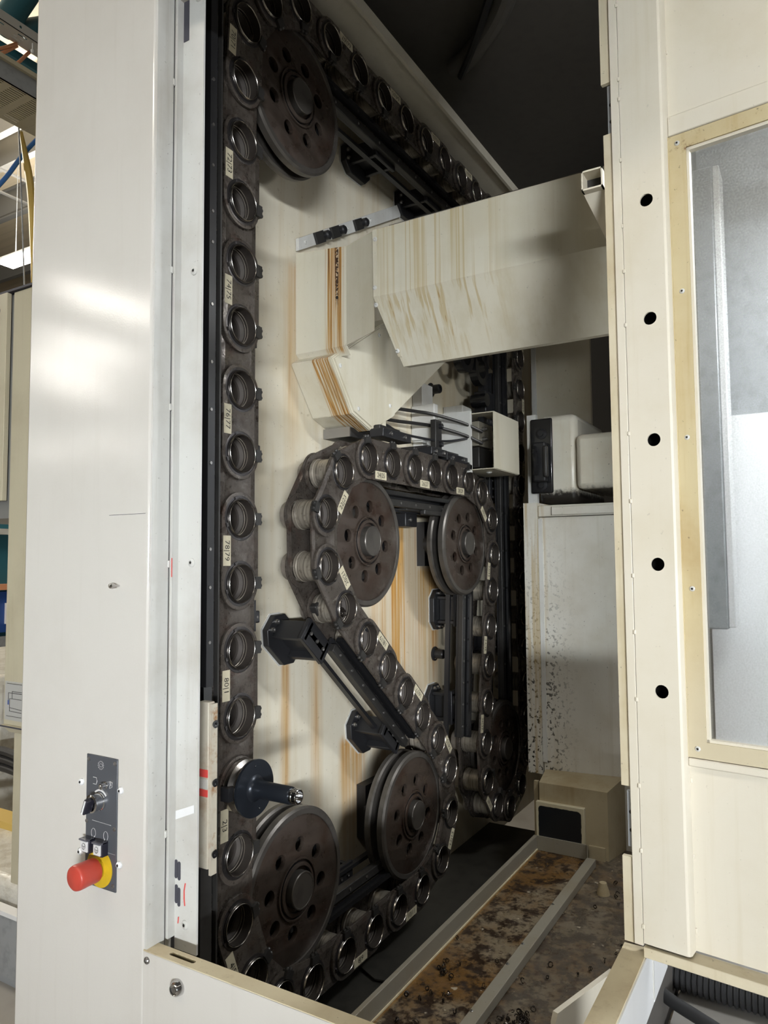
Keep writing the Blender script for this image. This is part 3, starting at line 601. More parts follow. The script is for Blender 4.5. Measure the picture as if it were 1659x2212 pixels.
def bracket(c, ang, L, label, hexr=.066):
    """cast bracket on the back wall: hex base plate, ribbed arm and end flange; c=(x,z), ang: rail direction"""
    t_ = Vector((math.cos(R(ang)), 0, math.sin(R(ang)))); n_ = Vector((-t_.z, 0, t_.x)); c3 = Vector((c[0], 0, c[1]))
    b = thing('rail_bracket', (c[0], 1.15, c[1] - hexr), label, 'bracket', 'black cast rail brackets')
    hx = [(1.05, .35), (.62, .75), (-.62, .75), (-1.05, .35), (-1.05, -.35), (-.62, -.75), (.62, -.75), (1.05, -.35)]
    pts = [c3 + (t_ * a + n_ * d) * hexr for a, d in hx]
    MB().prism([q * 1 + Vector((0, 1.1775, 0)) + (q - c3) * .05 for q in pts], (0, .0025, 0)).build('sealant', 'flange', b)
    MB().prism([q + Vector((0, 1.160, 0)) for q in pts], (0, .0175, 0)).build('base_plate', 'black', b, bevel=.002)
    yc = 1.160 - L / 2
    MB().obox(c3 + Vector((0, yc, 0)), t_ * .044, (0, L / 2, 0), n_ * .008).build('arm_web', 'black', b, bevel=.002)
    for s_ in (-1, 1):
        MB().obox(c3 + Vector((0, yc, 0)) + t_ * .042 * s_, t_ * .006, (0, L / 2, 0), n_ * .026).build('arm_flange', 'black', b, bevel=.002)
        for d in (-.35, .35):
            q = c3 + t_ * (.058 * s_) + n_ * (.036 * d); q.y = 1.160
            MB().lathe(q, -Y_, [(.0062, 0), (.0062, .008), (.0035, .008), (1e-5, .005)], 12).build('base_bolt', 'bolt', b)
    MB().obox(c3 + Vector((0, 1.160 - L + .006, 0)), t_ * .056, (0, .006, 0), n_ * .030).build('end_flange', 'black', b, bevel=.002)
    for d in (-.7, 0, .7):
        q = c3 + t_ * .046 * d; q.y = 1.160 - L
        MB().lathe(q, -Y_, [(.005, 0), (.005, .003), (.003, .003), (1e-5, .001)], 10).build('flange_bolt', 'bolt', b)
    return b
bracket((1.462, -.200), -41, .098, 'black cast bracket with bolts left of the diagonal chain run')
bracket((1.828, -.500), -41, .098, 'shaded black bracket with rust running below above the bottom middle wheel')
bracket((1.815, 1.205), 0, .098, 'black bracket high on the wall right of the upper wheel')
bracket((2.135, 1.205), 0, .098, 'black bracket half hidden behind the cream duct top')
bracket((2.338, -.180), 90, .075, 'dark ribbed bracket directly below the grooved wheel')
bracket((2.295, -.505), 90, .075, 'dark bracket low on the upright rail near the bottom')
bracket((2.662, .27), 90, .075, 'black bracket below the white valve cover')
bracket((2.662, .02), 90, .075, 'black bracket on the far rail beside the pots of the last run')
bracket((2.662, -.31), 90, .075, 'lowest black bracket on the far rail above the far wheel')
bracket((1.62, -.83), 0, .060, 'oily black bracket between the two bottom wheels')
# swarf caught at the top of the diagonal rail
cb = thing('rail_end_block', (1.50, 1.08, -.15), 'dark end block with oily chips at the top of the diagonal rail', 'block')
MB().obox((1.492, 1.085, -.118), (.020, 0, .014), (0, .020, 0), (-.011, 0, .015)).build('block', 'blackgrey', cb, bevel=.003)
rnd = random.Random(3); sw = MB()
for i in range(120):
    f = rnd.random(); q = Vector((1.505 + .085 * f, 1.04 + rnd.uniform(-.012, .012), -.105 - .10 * f)) + Vector((rnd.uniform(-.008, .008), 0, rnd.uniform(-.008, .008)))
    d = Vector((rnd.uniform(-1, 1), rnd.uniform(-1, 1), rnd.uniform(-1, 1))) * .006; e = Vector((rnd.uniform(-1, 1), rnd.uniform(-1, 1), rnd.uniform(-1, 1))) * .004
    sw.tube([q - d, q + e, q + d], .0016, 4)
sw.build('clinging_swarf', 'swarf', cb, kind='stuff')
# wall stops
for (x, z, lab) in ((2.322, .606, 'black rubber wall stop above the two thin pipes'), (2.326, -.335, 'black rubber wall stop left of the upright rail')):
    t_ = thing('wall_stop', (x, 1.15, z - .02), lab, 'stop', 'black wall stops')
    MB().lathe((x, 1.18, z), -Y_, [(.025, 0), (.025, .005), (.019, .008)], 24).build('flange', 'black', t_)
    MB().lathe((x, 1.18, z), -Y_, [(.0165, .006), (.0165, .036), (.014, .040), (.009, .040), (.008, .034), (1e-5, .034)], 24).build('stud', 'black', t_)

# ------------------------------------------------------------------ cream cable duct and hood
du = thing('cable_duct', (1.52, .8, .45), 'large cream sheet metal duct with brown oil runs spanning the opening', 'duct')
def quad(mb, pts, d): return mb.prism(pts, d)
th = (.003, 0, 0)
# left box on the wall
lb_ = MB(); lb_.prism([(1.53, 1.178, .545), (1.53, 1.016, .545), (1.53, 1.016, .805), (1.53, 1.178, .822)], th)
lb_.prism([(1.53, 1.178, .545), (1.548, 1.172, .525), (1.548, 1.016, .525), (1.53, 1.016, .545)], (.003, 0, 0))
lb_.build('wall_box', 'duct', du)
MB().prism([(1.53, 1.016, .545), (1.4825, .903, .552), (1.4825, .903, .800), (1.53, 1.016, .805)], (.004, .003, 0)).build('angled_panel', 'duct', du)
MB().prism([(1.48, .903, .633), (1.48, .31, .633), (1.48, .31, .800), (1.48, .903, .800)], th).build('upper_sheet', 'duct', du)
MB().prism([(1.48, .903, .633), (1.48, .31, .633), (1.57, .31, .478), (1.57, .872, .478)], th).build('lower_sheet', 'duct', du)
MB().prism([(1.57, .872, .478), (1.57, .31, .478), (1.60, .31, .482), (1.60, .872, .482)], (0, 0, .003)).build('bottom_fold', 'duct', du)
MB().box(1.80, 1.804, .31, 1.045, .64, .975).build('rear_shade_sheet', 'roof', du)  # dark sheet standing in for the shadow above the duct's front edge
# seam strip and screws along the joint
MB().prism([(1.4795, .905, .800), (1.4795, .895, .800), (1.4795, .893, .633), (1.4795, .903, .633)], (-.0012, 0, 0)).build('seam_strip', 'duct', du)
MB().prism([(1.479, .903, .633), (1.479, .893, .633), (1.5555, .868, .50), (1.5555, .878, .50)], (-.0012, 0, -.0006)).build('seam_strip', 'duct', du)
for q in ((1.4783, .897, .775), (1.4783, .896, .612), (1.545, .875, .512), (1.4783, .899, .655)):
    screw(MB(), q, (-1, 0, -.2), .0058, .003).build('duct_screw', 'flange', du)
# hood below: tube with front cap
hood = [(1.513, .514), (1.607, .387), (1.70, .356), (1.832, .418), (1.93, .60), (1.84, .71), (1.748, .659)]
hd = MB()
hd.prism([(x, 1.050, z) for x, z in hood], (0, .003, 0)); hd.build('hood_cap', 'duct', du)
MB().prism([(1.521, 1.0462, .514), (1.748, 1.0462, .654), (1.832, 1.0462, .535), (1.812, 1.0462, .418), (1.700, 1.0462, .364), (1.612, 1.0462, .393)], (0, .0036, 0)).build('cover_plate', 'duct', du)
hs = MB()
for i in range(len(hood)):
    (xa, za), (xb, zb) = hood[i], hood[(i + 1) % len(hood)]
    nrm = Vector((zb - za, 0, xa - xb)).normalized() * .0025
    hs.prism([(xa, 1.053, za), (xb, 1.053, zb), (xb, 1.178, zb), (xa, 1.178, za)], nrm)
hs.build('hood_shell', 'duct', du)
MB().prism([(1.832, 1.056, .418), (2.20, 1.056, .667), (1.86, 1.056, .667)], (0, .003, 0)).build('gusset', 'duct', du)
MB().box(1.78, 1.80, 1.06, 1.178, .34, .66).build('lower_trunk', 'duct', du)
for (x, z) in ((1.545, .500), (1.632, .402), (1.800, .440), (1.742, .632)):
    screw(MB(), (x, 1.0462, z), (0, -1, 0), .0065, .003).build('hood_screw', 'flange', du)
MB().cyl((1.5298, 1.0445, .675), (1.5285, 1.0445, .675), .0042, seg=14).build('plug_hole', 'ink', du)
# sloping mounting strip along the wall above the box
ms = MB(); ms.prism([(1.53, 1.168, .828), (2.09, 1.168, 1.150), (2.09, 1.168, 1.195), (1.53, 1.168, .862)], (0, .010, 0)); msx = ms.build('mounting_strip', 'flange', du)
for f in (.16, .30, .52): 
    q = Vector((1.53 + .56 * f, 1.168, .845 + .327 * f))
    MB().obox(q + Vector((0, -.004, 0)), Vector((.86, 0, .50)) * .022, (0, .004, 0), Vector((-.50, 0, .86)) * .016).build('strip_block', 'blackgrey', du)
    MB().lathe(q + Vector((.026, -.002, .015)), -Y_, [(.013, 0), (.013, .016), (.009, .020), (1e-5, .020)], 16).build('strip_bolt', 'black', du)
for f in (.05, .42, .66): screw(MB(), (1.53 + .56 * f, 1.168, .845 + .327 * f), (0, -1, 0), .006, .003).build('duct_screw', 'flange', du)

# ------------------------------------------------------------------ sensor blocks on the centre run
for (x0, x1, z0, z1, lab) in ((1.70, 1.86, .345, .372, 'black slide block on top of the chain left of label 24'), (1.99, 2.10, .330, .352, 'small dark slide block in the middle of the centre run'), (2.10, 2.26, .325, .350, 'black slide block on the chain below the pipe clamp')):
    t_ = thing('slide_block', ((x0 + x1) / 2, 1.06, z0), lab, 'guide block', 'black slide blocks on the centre run')
    MB().box(x0, x1, 1.010, 1.055, z0 - .010, z0 + .014).build('shoe', 'black', t_, bevel=.002)
    MB().box(x0 + .015, x1 - .03, 1.030, 1.16, z0 + .008, z1).build('carrier', 'blackgrey', t_, bevel=.002)
    for f in (.25, .75): MB().lathe((x0 + (x1 - x0) * f, 1.010, z0 + .002), -Y_, [(.006, 0), (.006, .005), (.003, .005), (1e-5, .002)], 12).build('shoe_screw', 'bolt', t_)
wb = thing('wall_bar', (1.72, 1.12, .345), 'short grey bar standing out from the wall below the hood', 'bar')
MB().box(1.66, 1.74, 1.09, 1.178, .335, .362).build('bar', 'blackgrey', wb, bevel=.002); MB().box(1.655, 1.66, 1.09, 1.178, .335, .362).build('end_face', 'bolt', wb)
# spring bolt block under the centre run
ub = thing('latch_block', (2.02, 1.08, .085), 'dark latch block hanging under the centre run with rust running below', 'block')
MB().box(1.92, 2.08, 1.06, 1.11, .145, .172).build('carrier', 'blackgrey', ub, bevel=.002)
MB().box(1.985, 2.06, 1.10, 1.178, .10, .145).build('body', 'black', ub, bevel=.003)
MB().box(2.00, 2.20, 1.04, 1.06, .135, .152).build('arm', 'blackgrey', ub, bevel=.004)
screw(MB(), (2.015, 1.10, .122), (0, -1, 0), .007, .005).build('latch_screw', 'bolt', ub)

# ------------------------------------------------------------------ valve unit with white cover
vu = thing('valve_unit', (2.35, 1.05, .30), 'valve unit with white bent cover plate above the grooved wheel', 'valve unit')
MB().box(2.270, 2.505, .918, .921, .300, .492).build('cover_front', 'duct', vu)
MB().box(2.270, 2.505, .921, 1.050, .298, .301).build('cover_bottom', 'duct', vu)
MB().box(2.270, 2.380, .921, 1.060, .489, .492).build('cover_top', 'duct', vu)
screw(MB(), (2.36, .975, .298), (0, 0, -1), .010, .005).build('cover_screw', 'flange', vu)
MB().box(2.26, 2.275, 1.00, 1.178, .29, .50).build('mounting_plate', 'flange', vu)
MB().box(2.18, 2.26, 1.14, 1.178, .29, .60).build('wall_plate', 'flange', vu, bevel=.002)
MB().box(2.30, 2.42, .985, 1.12, .385, .470).build('valve_body', 'rail', vu, bevel=.003)
MB().box(2.30, 2.42, .985, 1.12, .310, .380).build('lower_block', 'blackgrey', vu, bevel=.003)
MB().box(2.33, 2.36, .98, 1.00, .470, .492).build('top_block', 'black', vu)
for z in (.41, .445): MB().lathe((2.33, .985, z), -Y_, [(.008, 0), (.008, .012), (.005, .012), (.005, .02), (1e-5, .02)], 12).build('fitting', 'bolt', vu)
cl_ = thing('pipe_clamp', (2.15, 1.1, .36), 'dark upright pipe clamp with two bolts between the pipes', 'clamp')
MB().box(2.12, 2.165, 1.06, 1.08, .345, .455).build('plate', 'blackgrey', cl_, bevel=.002)
MB().box(2.17, 2.20, 1.09, 1.178, .40, .52).build('wall_block', 'flange', cl_, bevel=.003)
for z in (.375, .435): MB().lathe((2.15, 1.06, z), -Y_, [(.009, 0), (.009, .010), (.005, .010), (1e-5, .006)], 14).build('clamp_bolt', 'black', cl_)
for (z, lab) in ((.475, 'upper thin steel hydraulic pipe bending down to the valve unit'), (.435, 'lower thin steel hydraulic pipe bending down to the valve unit')):
    MB().tube(bez([(1.78, 1.13, z - .012), (1.95, 1.13, z - .004), (2.10, 1.12, z + .008), (2.17, 1.09, z + .006), (2.25, 1.02, z - .018), (2.30, .972, z - .045)], 8), .0058, 10).build('steel_pipe', 'blackgrey', label=lab, category='pipe', group='thin hydraulic pipes')
MB().tube(bez([(1.86, 1.12, .395), (1.90, 1.12, .408), (1.98, 1.11, .392), (2.10, 1.07, .385), (2.20, 1.05, .392), (2.28, 1.00, .41)], 8), .004, 8).build('signal_cable', 'black', label='thin black signal cable sagging below the two pipes', category='cable')

# ------------------------------------------------------------------ changer gripper behind the duct
gr = thing('gripper_arm', (2.45, 1.1, .60), 'black toothed gripper fork under the cream duct', 'gripper')
for (cx, cz, rot) in ((2.40, .735, -20), (2.54, .715, -60)):
    pts = []
    for q in range(-150, 151, 20): pts.append((.062 * math.cos(R(q + rot)), .062 * math.sin(R(q + rot))))
    for q in range(150, -151, -20): pts.append((.036 * math.cos(R(q + rot)), .036 * math.sin(R(q + rot))))
    MB().plate(pts, [], (cx, 1.07, cz), X_, Z_, Y_, .030).build('claw', 'oilblack', gr)
MB().box(2.36, 2.66, 1.09, 1.13, .745, .90).build('arm', 'oilblack', gr)
tf = thing('guide_fork', (2.64, 1.1, .50), 'black guide fork with two prongs above the valve unit', 'fork')
MB().box(2.57, 2.70, 1.07, 1.12, .555, .64).build('body', 'black', tf, bevel=.004)
for x in (2.595, 2.665):
    MB().plate([(-.016, 0), (.016, 0), (.016, .07), (.008, .092), (-.008, .092), (-.016, .07)], [], (x, 1.08, .635), X_, Z_, Y_, .025).build('prong', 'black', tf)
MB().cyl((2.56, 1.06, .60), (2.56, 1.12, .60), .026).build('roller', 'oilblack', tf)
MB().box(2.48, 2.70, 1.06, 1.178, .505, .53).build('crossbar', 'black', tf, bevel=.003)
MB().box(2.42, 2.50, 1.10, 1.178, .46, .56).build('wall_foot', 'flange', tf, bevel=.002)
for f in range(5): MB().lathe((2.50 + .045 * f, 1.06, .518), -Y_, [(.006, 0), (.006, .004), (1e-5, .004)], 10).build('bar_screw', 'bolt', tf)

# ------------------------------------------------------------------ painted casting of the transfer unit
ca = thing('transfer_housing', (2.7, .75, .19), 'white rounded casting with sooty underside at the right of the chain', 'housing')
MB().box(2.60, 3.0, .735, .880, .196, .522).build('main_body', 'casting', ca, bevel=.022)
MB().box(2.58, 3.0, .50, .735, .242, .440).build('nose', 'casting', ca, bevel=.020)
MB().box(2.590, 2.603, .822, .905, .235, .512).build('recess_plate', 'oilblack', ca, bevel=.006)
MB().box(2.555, 2.59, .838, .885, .275, .420).build('latch_body', 'black', ca, bevel=.006)
MB().box(2.545, 2.565, .828, .845, .290, .405).build('latch_cover', 'blackgrey', ca, bevel=.006)
MB().tube(bez([(2.545, .872, .30), (2.535, .868, .34), (2.54, .872, .38), (2.55, .876, .40)], 6), .010, 8).build('linkage', 'oilblack', ca)
for z in (.455, .265): MB().lathe((2.590, .862, z), -X_, [(.020, 0), (.020, .004), (.011, .006), (.011, .012), (1e-5, .012)], 18).build('recess_bolt', 'black', ca)
MB().box(2.60, 2.62, .885, .92, .20, .53).build('side_cover', 'flange', ca)
rp = thing('recess_panel', (3.2, 1.0, .52), 'dim cream panel rising behind the white casting', 'panel')
MB().box(3.06, 3.08, .80, 1.055, -1.50, 1.30).build('sheet', 'wall', rp); MB().box(3.052, 3.062, 1.035, 1.055, .52, 1.30).build('edge_fold', 'flange', rp)
screw(MB(), (3.052, 1.045, .585), (-1, 0, 0), .008, .004).build('panel_screw', 'flange', rp)

# ------------------------------------------------------------------ end cabinet at the far end of the tray
ec = thing('end_cabinet', (2.6, .7, -1.0), 'speckled off-white end cabinet lit above and shaded below', 'cabinet')
MB().box(2.482, 2.9, .18, .840, -1.0, .140).build('front_panel', 'endpanel', ec)
MB().box(2.476, 2.483, .828, .842, -.70, .136).build('edge_strip', 'flange', ec)
MB().box(2.470, 2.9, .843, .893, -.74, .192).build('corner_post', 'endpanel', ec)
MB().box(2.474, 2.9, .18, .842, .142, .182).build('top_rail', 'endpanel', ec, bevel=.003)
MB().box(2.468, 2.476, .18, .792, .146, .176).build('rail_front', 'endpanel', ec, bevel=.003)
bx_ = MB(); bx_.add([(2.36, .818, -.735), (2.36, .598, -.735), (2.36, .598, -.945), (2.36, .818, -.945), (2.48, .835, -.735 + .01), (2.48, .572, -.715), (2.48, .572, -.945), (2.48, .835, -.945)],
                    [(0, 1, 2, 3), (0, 4, 5, 1), (1, 5, 6, 2), (0, 3, 7, 4), (3, 2, 6, 7)])
bx_.build('lower_box', 'endbox', ec)
MB().box(2.345, 2.362, .668, .826, -.905, -.792).build('smeared_plate', 'smear', ec, bevel=.002)
MB().box(2.352, 2.372, .607, .658, -.955, -.905).build('foot_pad', 'endbox', ec)
MB().box(2.40, 2.412, .836, .850, -.93, -.745).build('rusty_post', 'endbox', ec)

# ------------------------------------------------------------------ chip tray
ty = thing('chip_tray', (1.7, .56, -1.0), 'stained metal chip tray covered in oily residue in front of the chain', 'tray')
MB().box(.868, 2.475, .293, .826, -.965, -.945).build('base', 'tray', ty)
MB().box(.868, 2.345, .822, .834, -1.06, -.900).build('rear_rim', 'rail', ty, bevel=.0015)
MB().box(.868, 2.345, .8195, .822, -.944, -.940).build('weld_seam', 'ledge', ty)
MB().box(2.339, 2.346, .664, .822, -.944, -.900).build('end_rim', 'rail', ty)
MB().prism([(2.339, .664, -.945), (2.32, .655, -.945), (2.32, .655, -.893), (2.339, .664, -.900)], (0, -.004, 0)).build('corner_gusset', 'rail', ty)
dv = MB().box(.868, 2.30, .622, .650, -.944, -.921).build('divider_rail', 'rail', ty, bevel=.0015)
for x in (1.05, 1.20, 1.32, 1.42, 1.62, 1.72, 1.95): screw(MB(), (x, .645, -.921), (0, 0, 1), .004, .002).build('rivet', 'bolt', ty)
MB().prism([(1.66, .835, -1.055), (2.36, .835, -1.055), (2.36, 1.17, -1.055), (1.70, 1.17, -1.055), (1.62, 1.0, -1.055)], (0, 0, .004)).build('splash_plate', 'pit', ty)
pg = MB().lathe((2.13, .558, -.945), Z_, [(.018, 0), (.016, .012), (.011, .026), (.010, .032), (1e-5, .032)], 18).build('tray_plug', 'endbox', label='small pale plug standing on the dark part of the tray', category='plug')
rnd = random.Random(11)
def curl(mb, c, r, n, pitch, tr):
    ax = Vector((rnd.uniform(-1, 1), rnd.uniform(-1, 1), rnd.uniform(-.2, .2))).normalized(); a = ax.orthogonal().normalized(); b = ax.cross(a); ph = rnd.uniform(0, 6)
    mb.tube([c + ax * (pitch * i / 8) + (a * math.cos(ph + i * .8) + b * math.sin(ph + i * .8)) * r for i in range(n)], tr, 4)
sw = MB()
for (cx, cy_, sp, cnt) in ((1.40, .592, .030, 46), (1.47, .56, .022, 26), (1.22, .74, .05, 14), (1.55, .77, .02, 8), (1.36, .54, .04, 20), (1.28, .56, .05, 24), (1.7, .52, .10, 14), (1.45, .74, .12, 18), (2.1, .50, .08, 10)):
    for i in range(cnt):
        c = Vector((cx + rnd.gauss(0, sp), min(.812, max(.33, cy_ + rnd.gauss(0, sp * .7))), -.940 + rnd.uniform(0, .004)))
        if .612 < c.y < .660: continue
        curl(sw, c, rnd.uniform(.003, .006), rnd.randint(6, 18), rnd.uniform(.002, .006), rnd.uniform(.0008, .0014))
sw.build('metal_swarf', 'swarf', label='loose oily metal swarf scattered over the stained tray', category='swarf', kind='stuff')
# leaning panel at the lower right of the tray
lg = thing('leaning_plate', (1.36, .40, -.95), 'cream folded plate leaning inside the opening by the sill', 'plate')
MB().prism([(1.300, .4385, -.815), (1.306, .436, -.800), (1.491, .382, -.800), (1.491, .382, -.945), (1.300, .4385, -.945)], (-.003, -.010, 0)).build('sheet', 'door', lg)
MB().prism([(1.300, .4385, -.860), (1.491, .382, -.860), (1.491, .382, -.855), (1.300, .4385, -.855)], (-.006, -.016, 0)).build('fold', 'door_dirty', lg)

# ------------------------------------------------------------------ right sill
rs = thing('side_sill', (1.1, .27, -.72), 'worn cream sill running to the foot of the right door post', 'sill')
MB().box(.868, 1.245, .257, .294, -.6225, -.620).build('top', 'ledge', rs)
MB().box(.868, 1.245, .291, .294, -.95, -.6225).build('inner_side', 'ledge', rs)
MB().box(.868, 1.265, .2545, .257, -.712, -.6225).build('outer_side', 'white_sheet', rs)
MB().box(1.40, 2.48, .300, .304, -1.0, -.615).build('light_stop_sheet', 'roof', rs)  # added to stop light passing under the door onto the tray
MB().box(1.262, 1.378, .2535, .256, -.710, -.640).build('outer_flap', 'white_sheet', rs)
MB().box(1.258, 1.262, .2528, .2545, -.705, -.625).build('fold_line', 'flange', rs)

# ------------------------------------------------------------------ right door with post and window
A0 = Vector((1.216, .258, 0)); ph = R(82.83); DS = -Vector((math.cos(ph), math.sin(ph), 0)); DN = Vector((-math.sin(ph), math.cos(ph), 0))
def dp(s, z, n=0.0): return A0 + DS * s + DN * n + Z_ * z
def dbox(s0, s1, z0, z1, n0, n1, mb=None):
    mb = mb or MB(); c = dp((s0 + s1) / 2, (z0 + z1) / 2, (n0 + n1) / 2)
    return mb.obox(c, DS * (s1 - s0) / 2, DN * (n1 - n0) / 2, Z_ * (z1 - z0) / 2)
dr = thing('machine_door', (1.22, .0, -.63), 'cream machine door with a drilled post and a yellowed window at the right', 'door')
HO = [[(.0395 + .0105 * math.cos(R(q)), z + .0105 * math.sin(R(q))) for q in range(360, 0, -18)] for z in (.579, .383, .186, -.012, -.210)]
MB().plate([(.0005, -.600), (.0655, -.600), (.0655, 1.10), (.0005, 1.10)], HO, dp(0, 0, -.003), DS, Z_, DN, .003).build('post_face', 'door', dr)
MB().prism([dp(.0655, -.600, 0), dp(.0690, -.600, -.0015), dp(.0710, -.600, -.006), dp(.0710, -.600, -.030), dp(.0655, -.600, -.030)], (0, 0, 1.70)).build('post_side', 'door', dr)
dbox(.0005, .0655, -.60, 1.10, -.034, -.031).build('post_back', 'ink', dr)
dbox(-.0005, .0005, -.60, 1.10, -.03, -.0012).build('weld_groove', 'flange', dr)
for z in (.93, .80, .765, .66, .547, .47, .38, .20, .09, -.03, -.12, -.226, -.36, -.46, -.575):
    dbox(-.0022, .0022, z - .0035, z + .0035, -.004, .0012).build('weld_bead', 'door', dr, bevel=.001)
dbox(-.0150, -.0008, -.605, 1.10, -.006, -.0005).build('edge_flat', 'door', dr, bevel=.001)
dbox(-.0315, -.0155, -.606, -.475, -.012, -.004).build('lower_lip', 'door_dirty', dr)
dbox(-.0300, -.0155, -.365, .715, -.012, -.004).build('middle_lip', 'door_dirty', dr)
dbox(-.0320, -.0160, .805, 1.10, -.012, -.004).build('upper_lip', 'door_dirty', dr)
for (z0, z1) in ((-.460, -.372), (.708, .800)):
    hg = dbox(-.0225, -.0140, z0, z1, -.011, -.006).build('hinge_plate', 'galv', dr, bevel=.001)
    for f in (.3, .62): MB().cyl(dp(-.0160, z0 + (z1 - z0) * f, -.006), dp(-.0160, z0 + (z1 - z0) * f, -.0054), .0032, seg=12).build('hinge_hole', 'ink', hg)
# door skin above and below the window, bottom rail
dbox(.071, .90, .716, 1.10, -.030, -.026).build('upper_skin', 'door', dr)
dbox(.071, .90, .682, .716, -.036, -.019).build('upper_fold', 'door', dr, bevel=.002)
dbox(.071, .90, -.600, -.322, -.030, -.026).build('lower_skin', 'door', dr)
dbox(.071, .90, -.322, -.309, -.034, -.016).build('lower_fold', 'door', dr, bevel=.002)
dbox(.0, .90, -.6205, -.6045, -.030, .002).build('bottom_rail', 'door_dirty', dr, bevel=.001)
dbox(.690, .90, -.309, .682, -.030, -.018).build('stile', 'door', dr)
for z in (.83, .57, .30, .10, -.10, -.345, -.46, -.57):
    dbox(.0705, .0735, z - .004, z + .004, -.028, -.024).build('weld_bead', 'door', dr, bevel=.001)
# window frame and pane
wf = MB(); F0, F1, G0, G1 = .0725, .690, .0985, .660
dbox(F0, G0, -.308, .680, -.026, -.018, wf); dbox(G1, F1, -.308, .680, -.026, -.018, wf); dbox(G0, G1, -.308, -.283, -.026, -.018, wf); dbox(G0, G1, .655, .680, -.026, -.018, wf)
wfo = wf.build('window_frame', 'wframe', dr)
gs = MB()
dbox(G0, G0 + .004, -.283, .655, -.032, -.021, gs); dbox(G0, G1, -.283, -.279, -.032, -.021, gs); dbox(G0, G1, .650, .655, -.032, -.021, gs); gs.build('gasket', 'door', wfo)
dbox(F0 - .0016, F0, -.308, .680, -.026, -.0165).build('frame_edge', 'wframe', wfo)
for z in (.666, .422, .187, -.050, -.294):
    s_ = screw(MB(), dp(.0855, z, -.018), DN, .0042, .002).build('frame_screw', 'flange', wfo)
    MB().cyl(dp(.0855, z, -.0161), dp(.0855, z, -.0156), .0016, seg=8).build('socket', 'ink', s_)
dbox(G0, G1, -.283, .655, -.0330, -.0310).build('window_pane', 'pane', dr)
# square tube end beside the post
st = thing('square_tube', (1.30, .33, .555), 'open ended cream square tube between duct and door post', 'tube')
tb = MB()
for (a0, a1, b0, b1) in ((.291, .327, .661, .664), (.291, .327, .629, .632), (.3245, .327, .629, .664), (.291, .2935, .629, .664)): tb.box(1.225, 1.46, a0, a1, b0, b1)
tb.build('walls', 'door', st)
MB().box(1.255, 1.26, .2935, .3245, .632, .661).build('inside_face', 'dark_in', st)  # dark sheet standing in for the shade inside the tube
MB().prism([(1.24, .291, .629), (1.24, .327, .629), (1.30, .300, .555), (1.30, .288, .540)], (.004, 0, 0)).build('gusset', 'door', st)
# white interior seen through the window
wi = thing('work_area_lining', (1.8, .0, -1.0), 'white lining of the work area seen through the door window', 'lining')
MB().box(2.28, 2.30, -1.2, .270, -.915, .40).build('white_wall', 'white_sheet', wi)
MB().box(2.15, 2.26, .214, .265, -.195, 1.08).build('grey_channel', 'galv', wi, bevel=.004)
MB().box(2.155, 2.25, .196, .214, -.190, 1.08).build('channel_lip', 'white_sheet', wi, bevel=.003)
MB().box(2.30, 2.32, -1.2, .27, .40, 1.30).build('upper_wall', 'galv', wi)

wl = thing('fill_lamp', (1.85, -.28, .90), 'unseen tubular lamp added to brighten the lining behind the door window', 'lamp')  # added out of view to light the white lining
MB().cyl((1.85, -.55, .93), (1.85, -.02, .93), .030, seg=16).build('tube', 'lamp', wl); MB().box(1.80, 1.90, -.58, .01, .96, .99).build('bracket', 'galv', wl)
area('fill_lamp_light', (1.85, -.28, .88), (2.0, -.05, -.3), .5, .08, 16, (0.93, 0.97, 1.0))

# ------------------------------------------------------------------ below the door: grey ledge, hose and cable
gb = thing('machine_foot', (1.9, .0, -1.5), 'grey painted machine foot under the door rail', 'base')
MB().box(1.40, 2.4, -1.0, .29, -1.5, -.922).build('block', 'hallfloor', gb)
pts, rad = [], []
for i in range(150):
    f = i / 149; pts.append(Vector((1.712 - .02 * f, .35 - .42 * f, -.886 - .002 * f))); rad.append(.034 if i % 4 < 2 else .0305)
MB().tube(pts, rad, 18).build('corrugated_hose', 'hose', label='black corrugated hose lying under the door rail', category='hose')
MB().tube(bez([(1.66, .40, -.866), (1.62, .34, -.870), (1.585, .29, -.878), (1.56, .23, -.885), (1.53, .16, -.893), (1.48, .06, -.905), (1.42, -.06, -.91)], 8), .0125, 14).build('rubber_cable', 'hose', label='smooth black rubber cable below the corrugated hose', category='cable')

# ------------------------------------------------------------------ hall behind the machine (left edge of the view)
MB().box(-16, 20, 3.0, 24, 5.0, 5.08).build('ceiling_hall', 'hallroof', **ST)
MB().box(-16, 20, 23.9, 24.0, -1.5, 5.0).build('wall_hall', 'hallroof', **ST)
def bm_(name, mat, label, cat, boxes, group=None):
    mb = MB()
    for b in boxes: mb.box(*b)
    return mb.build(name, mat, label=label, category=cat, group=group)
# purlins across the view and along it
for i, (x, lab) in enumerate(((4.46, 'nearest grey roof purlin crossing the beige ceiling'), (4.86, 'second grey roof purlin below the blue cable'), (5.64, 'third grey roof purlin above the hanging lamp'), (6.9, 'farthest grey roof purlin behind the lamp'))):
    bm_('roof_purlin', 'beam_grey', lab, 'beam', [(x - .04, x + .04, 3.6, 16, 4.60, 4.62), (x - .006, x + .006, 3.6, 16, 4.62, 4.98), (x - .04, x + .04, 3.6, 16, 4.98, 5.0)], 'grey roof purlins')
for y, lab in ((8.06, 'thin dark ceiling batten above the other one'), (8.572, 'thin dark ceiling batten nearer the lamp')):
    bm_('ceiling_batten', 'beam_grey', lab, 'batten', [(3.5, 8.5, y - .02, y + .02, 4.58, 4.60)], 'thin ceiling battens')
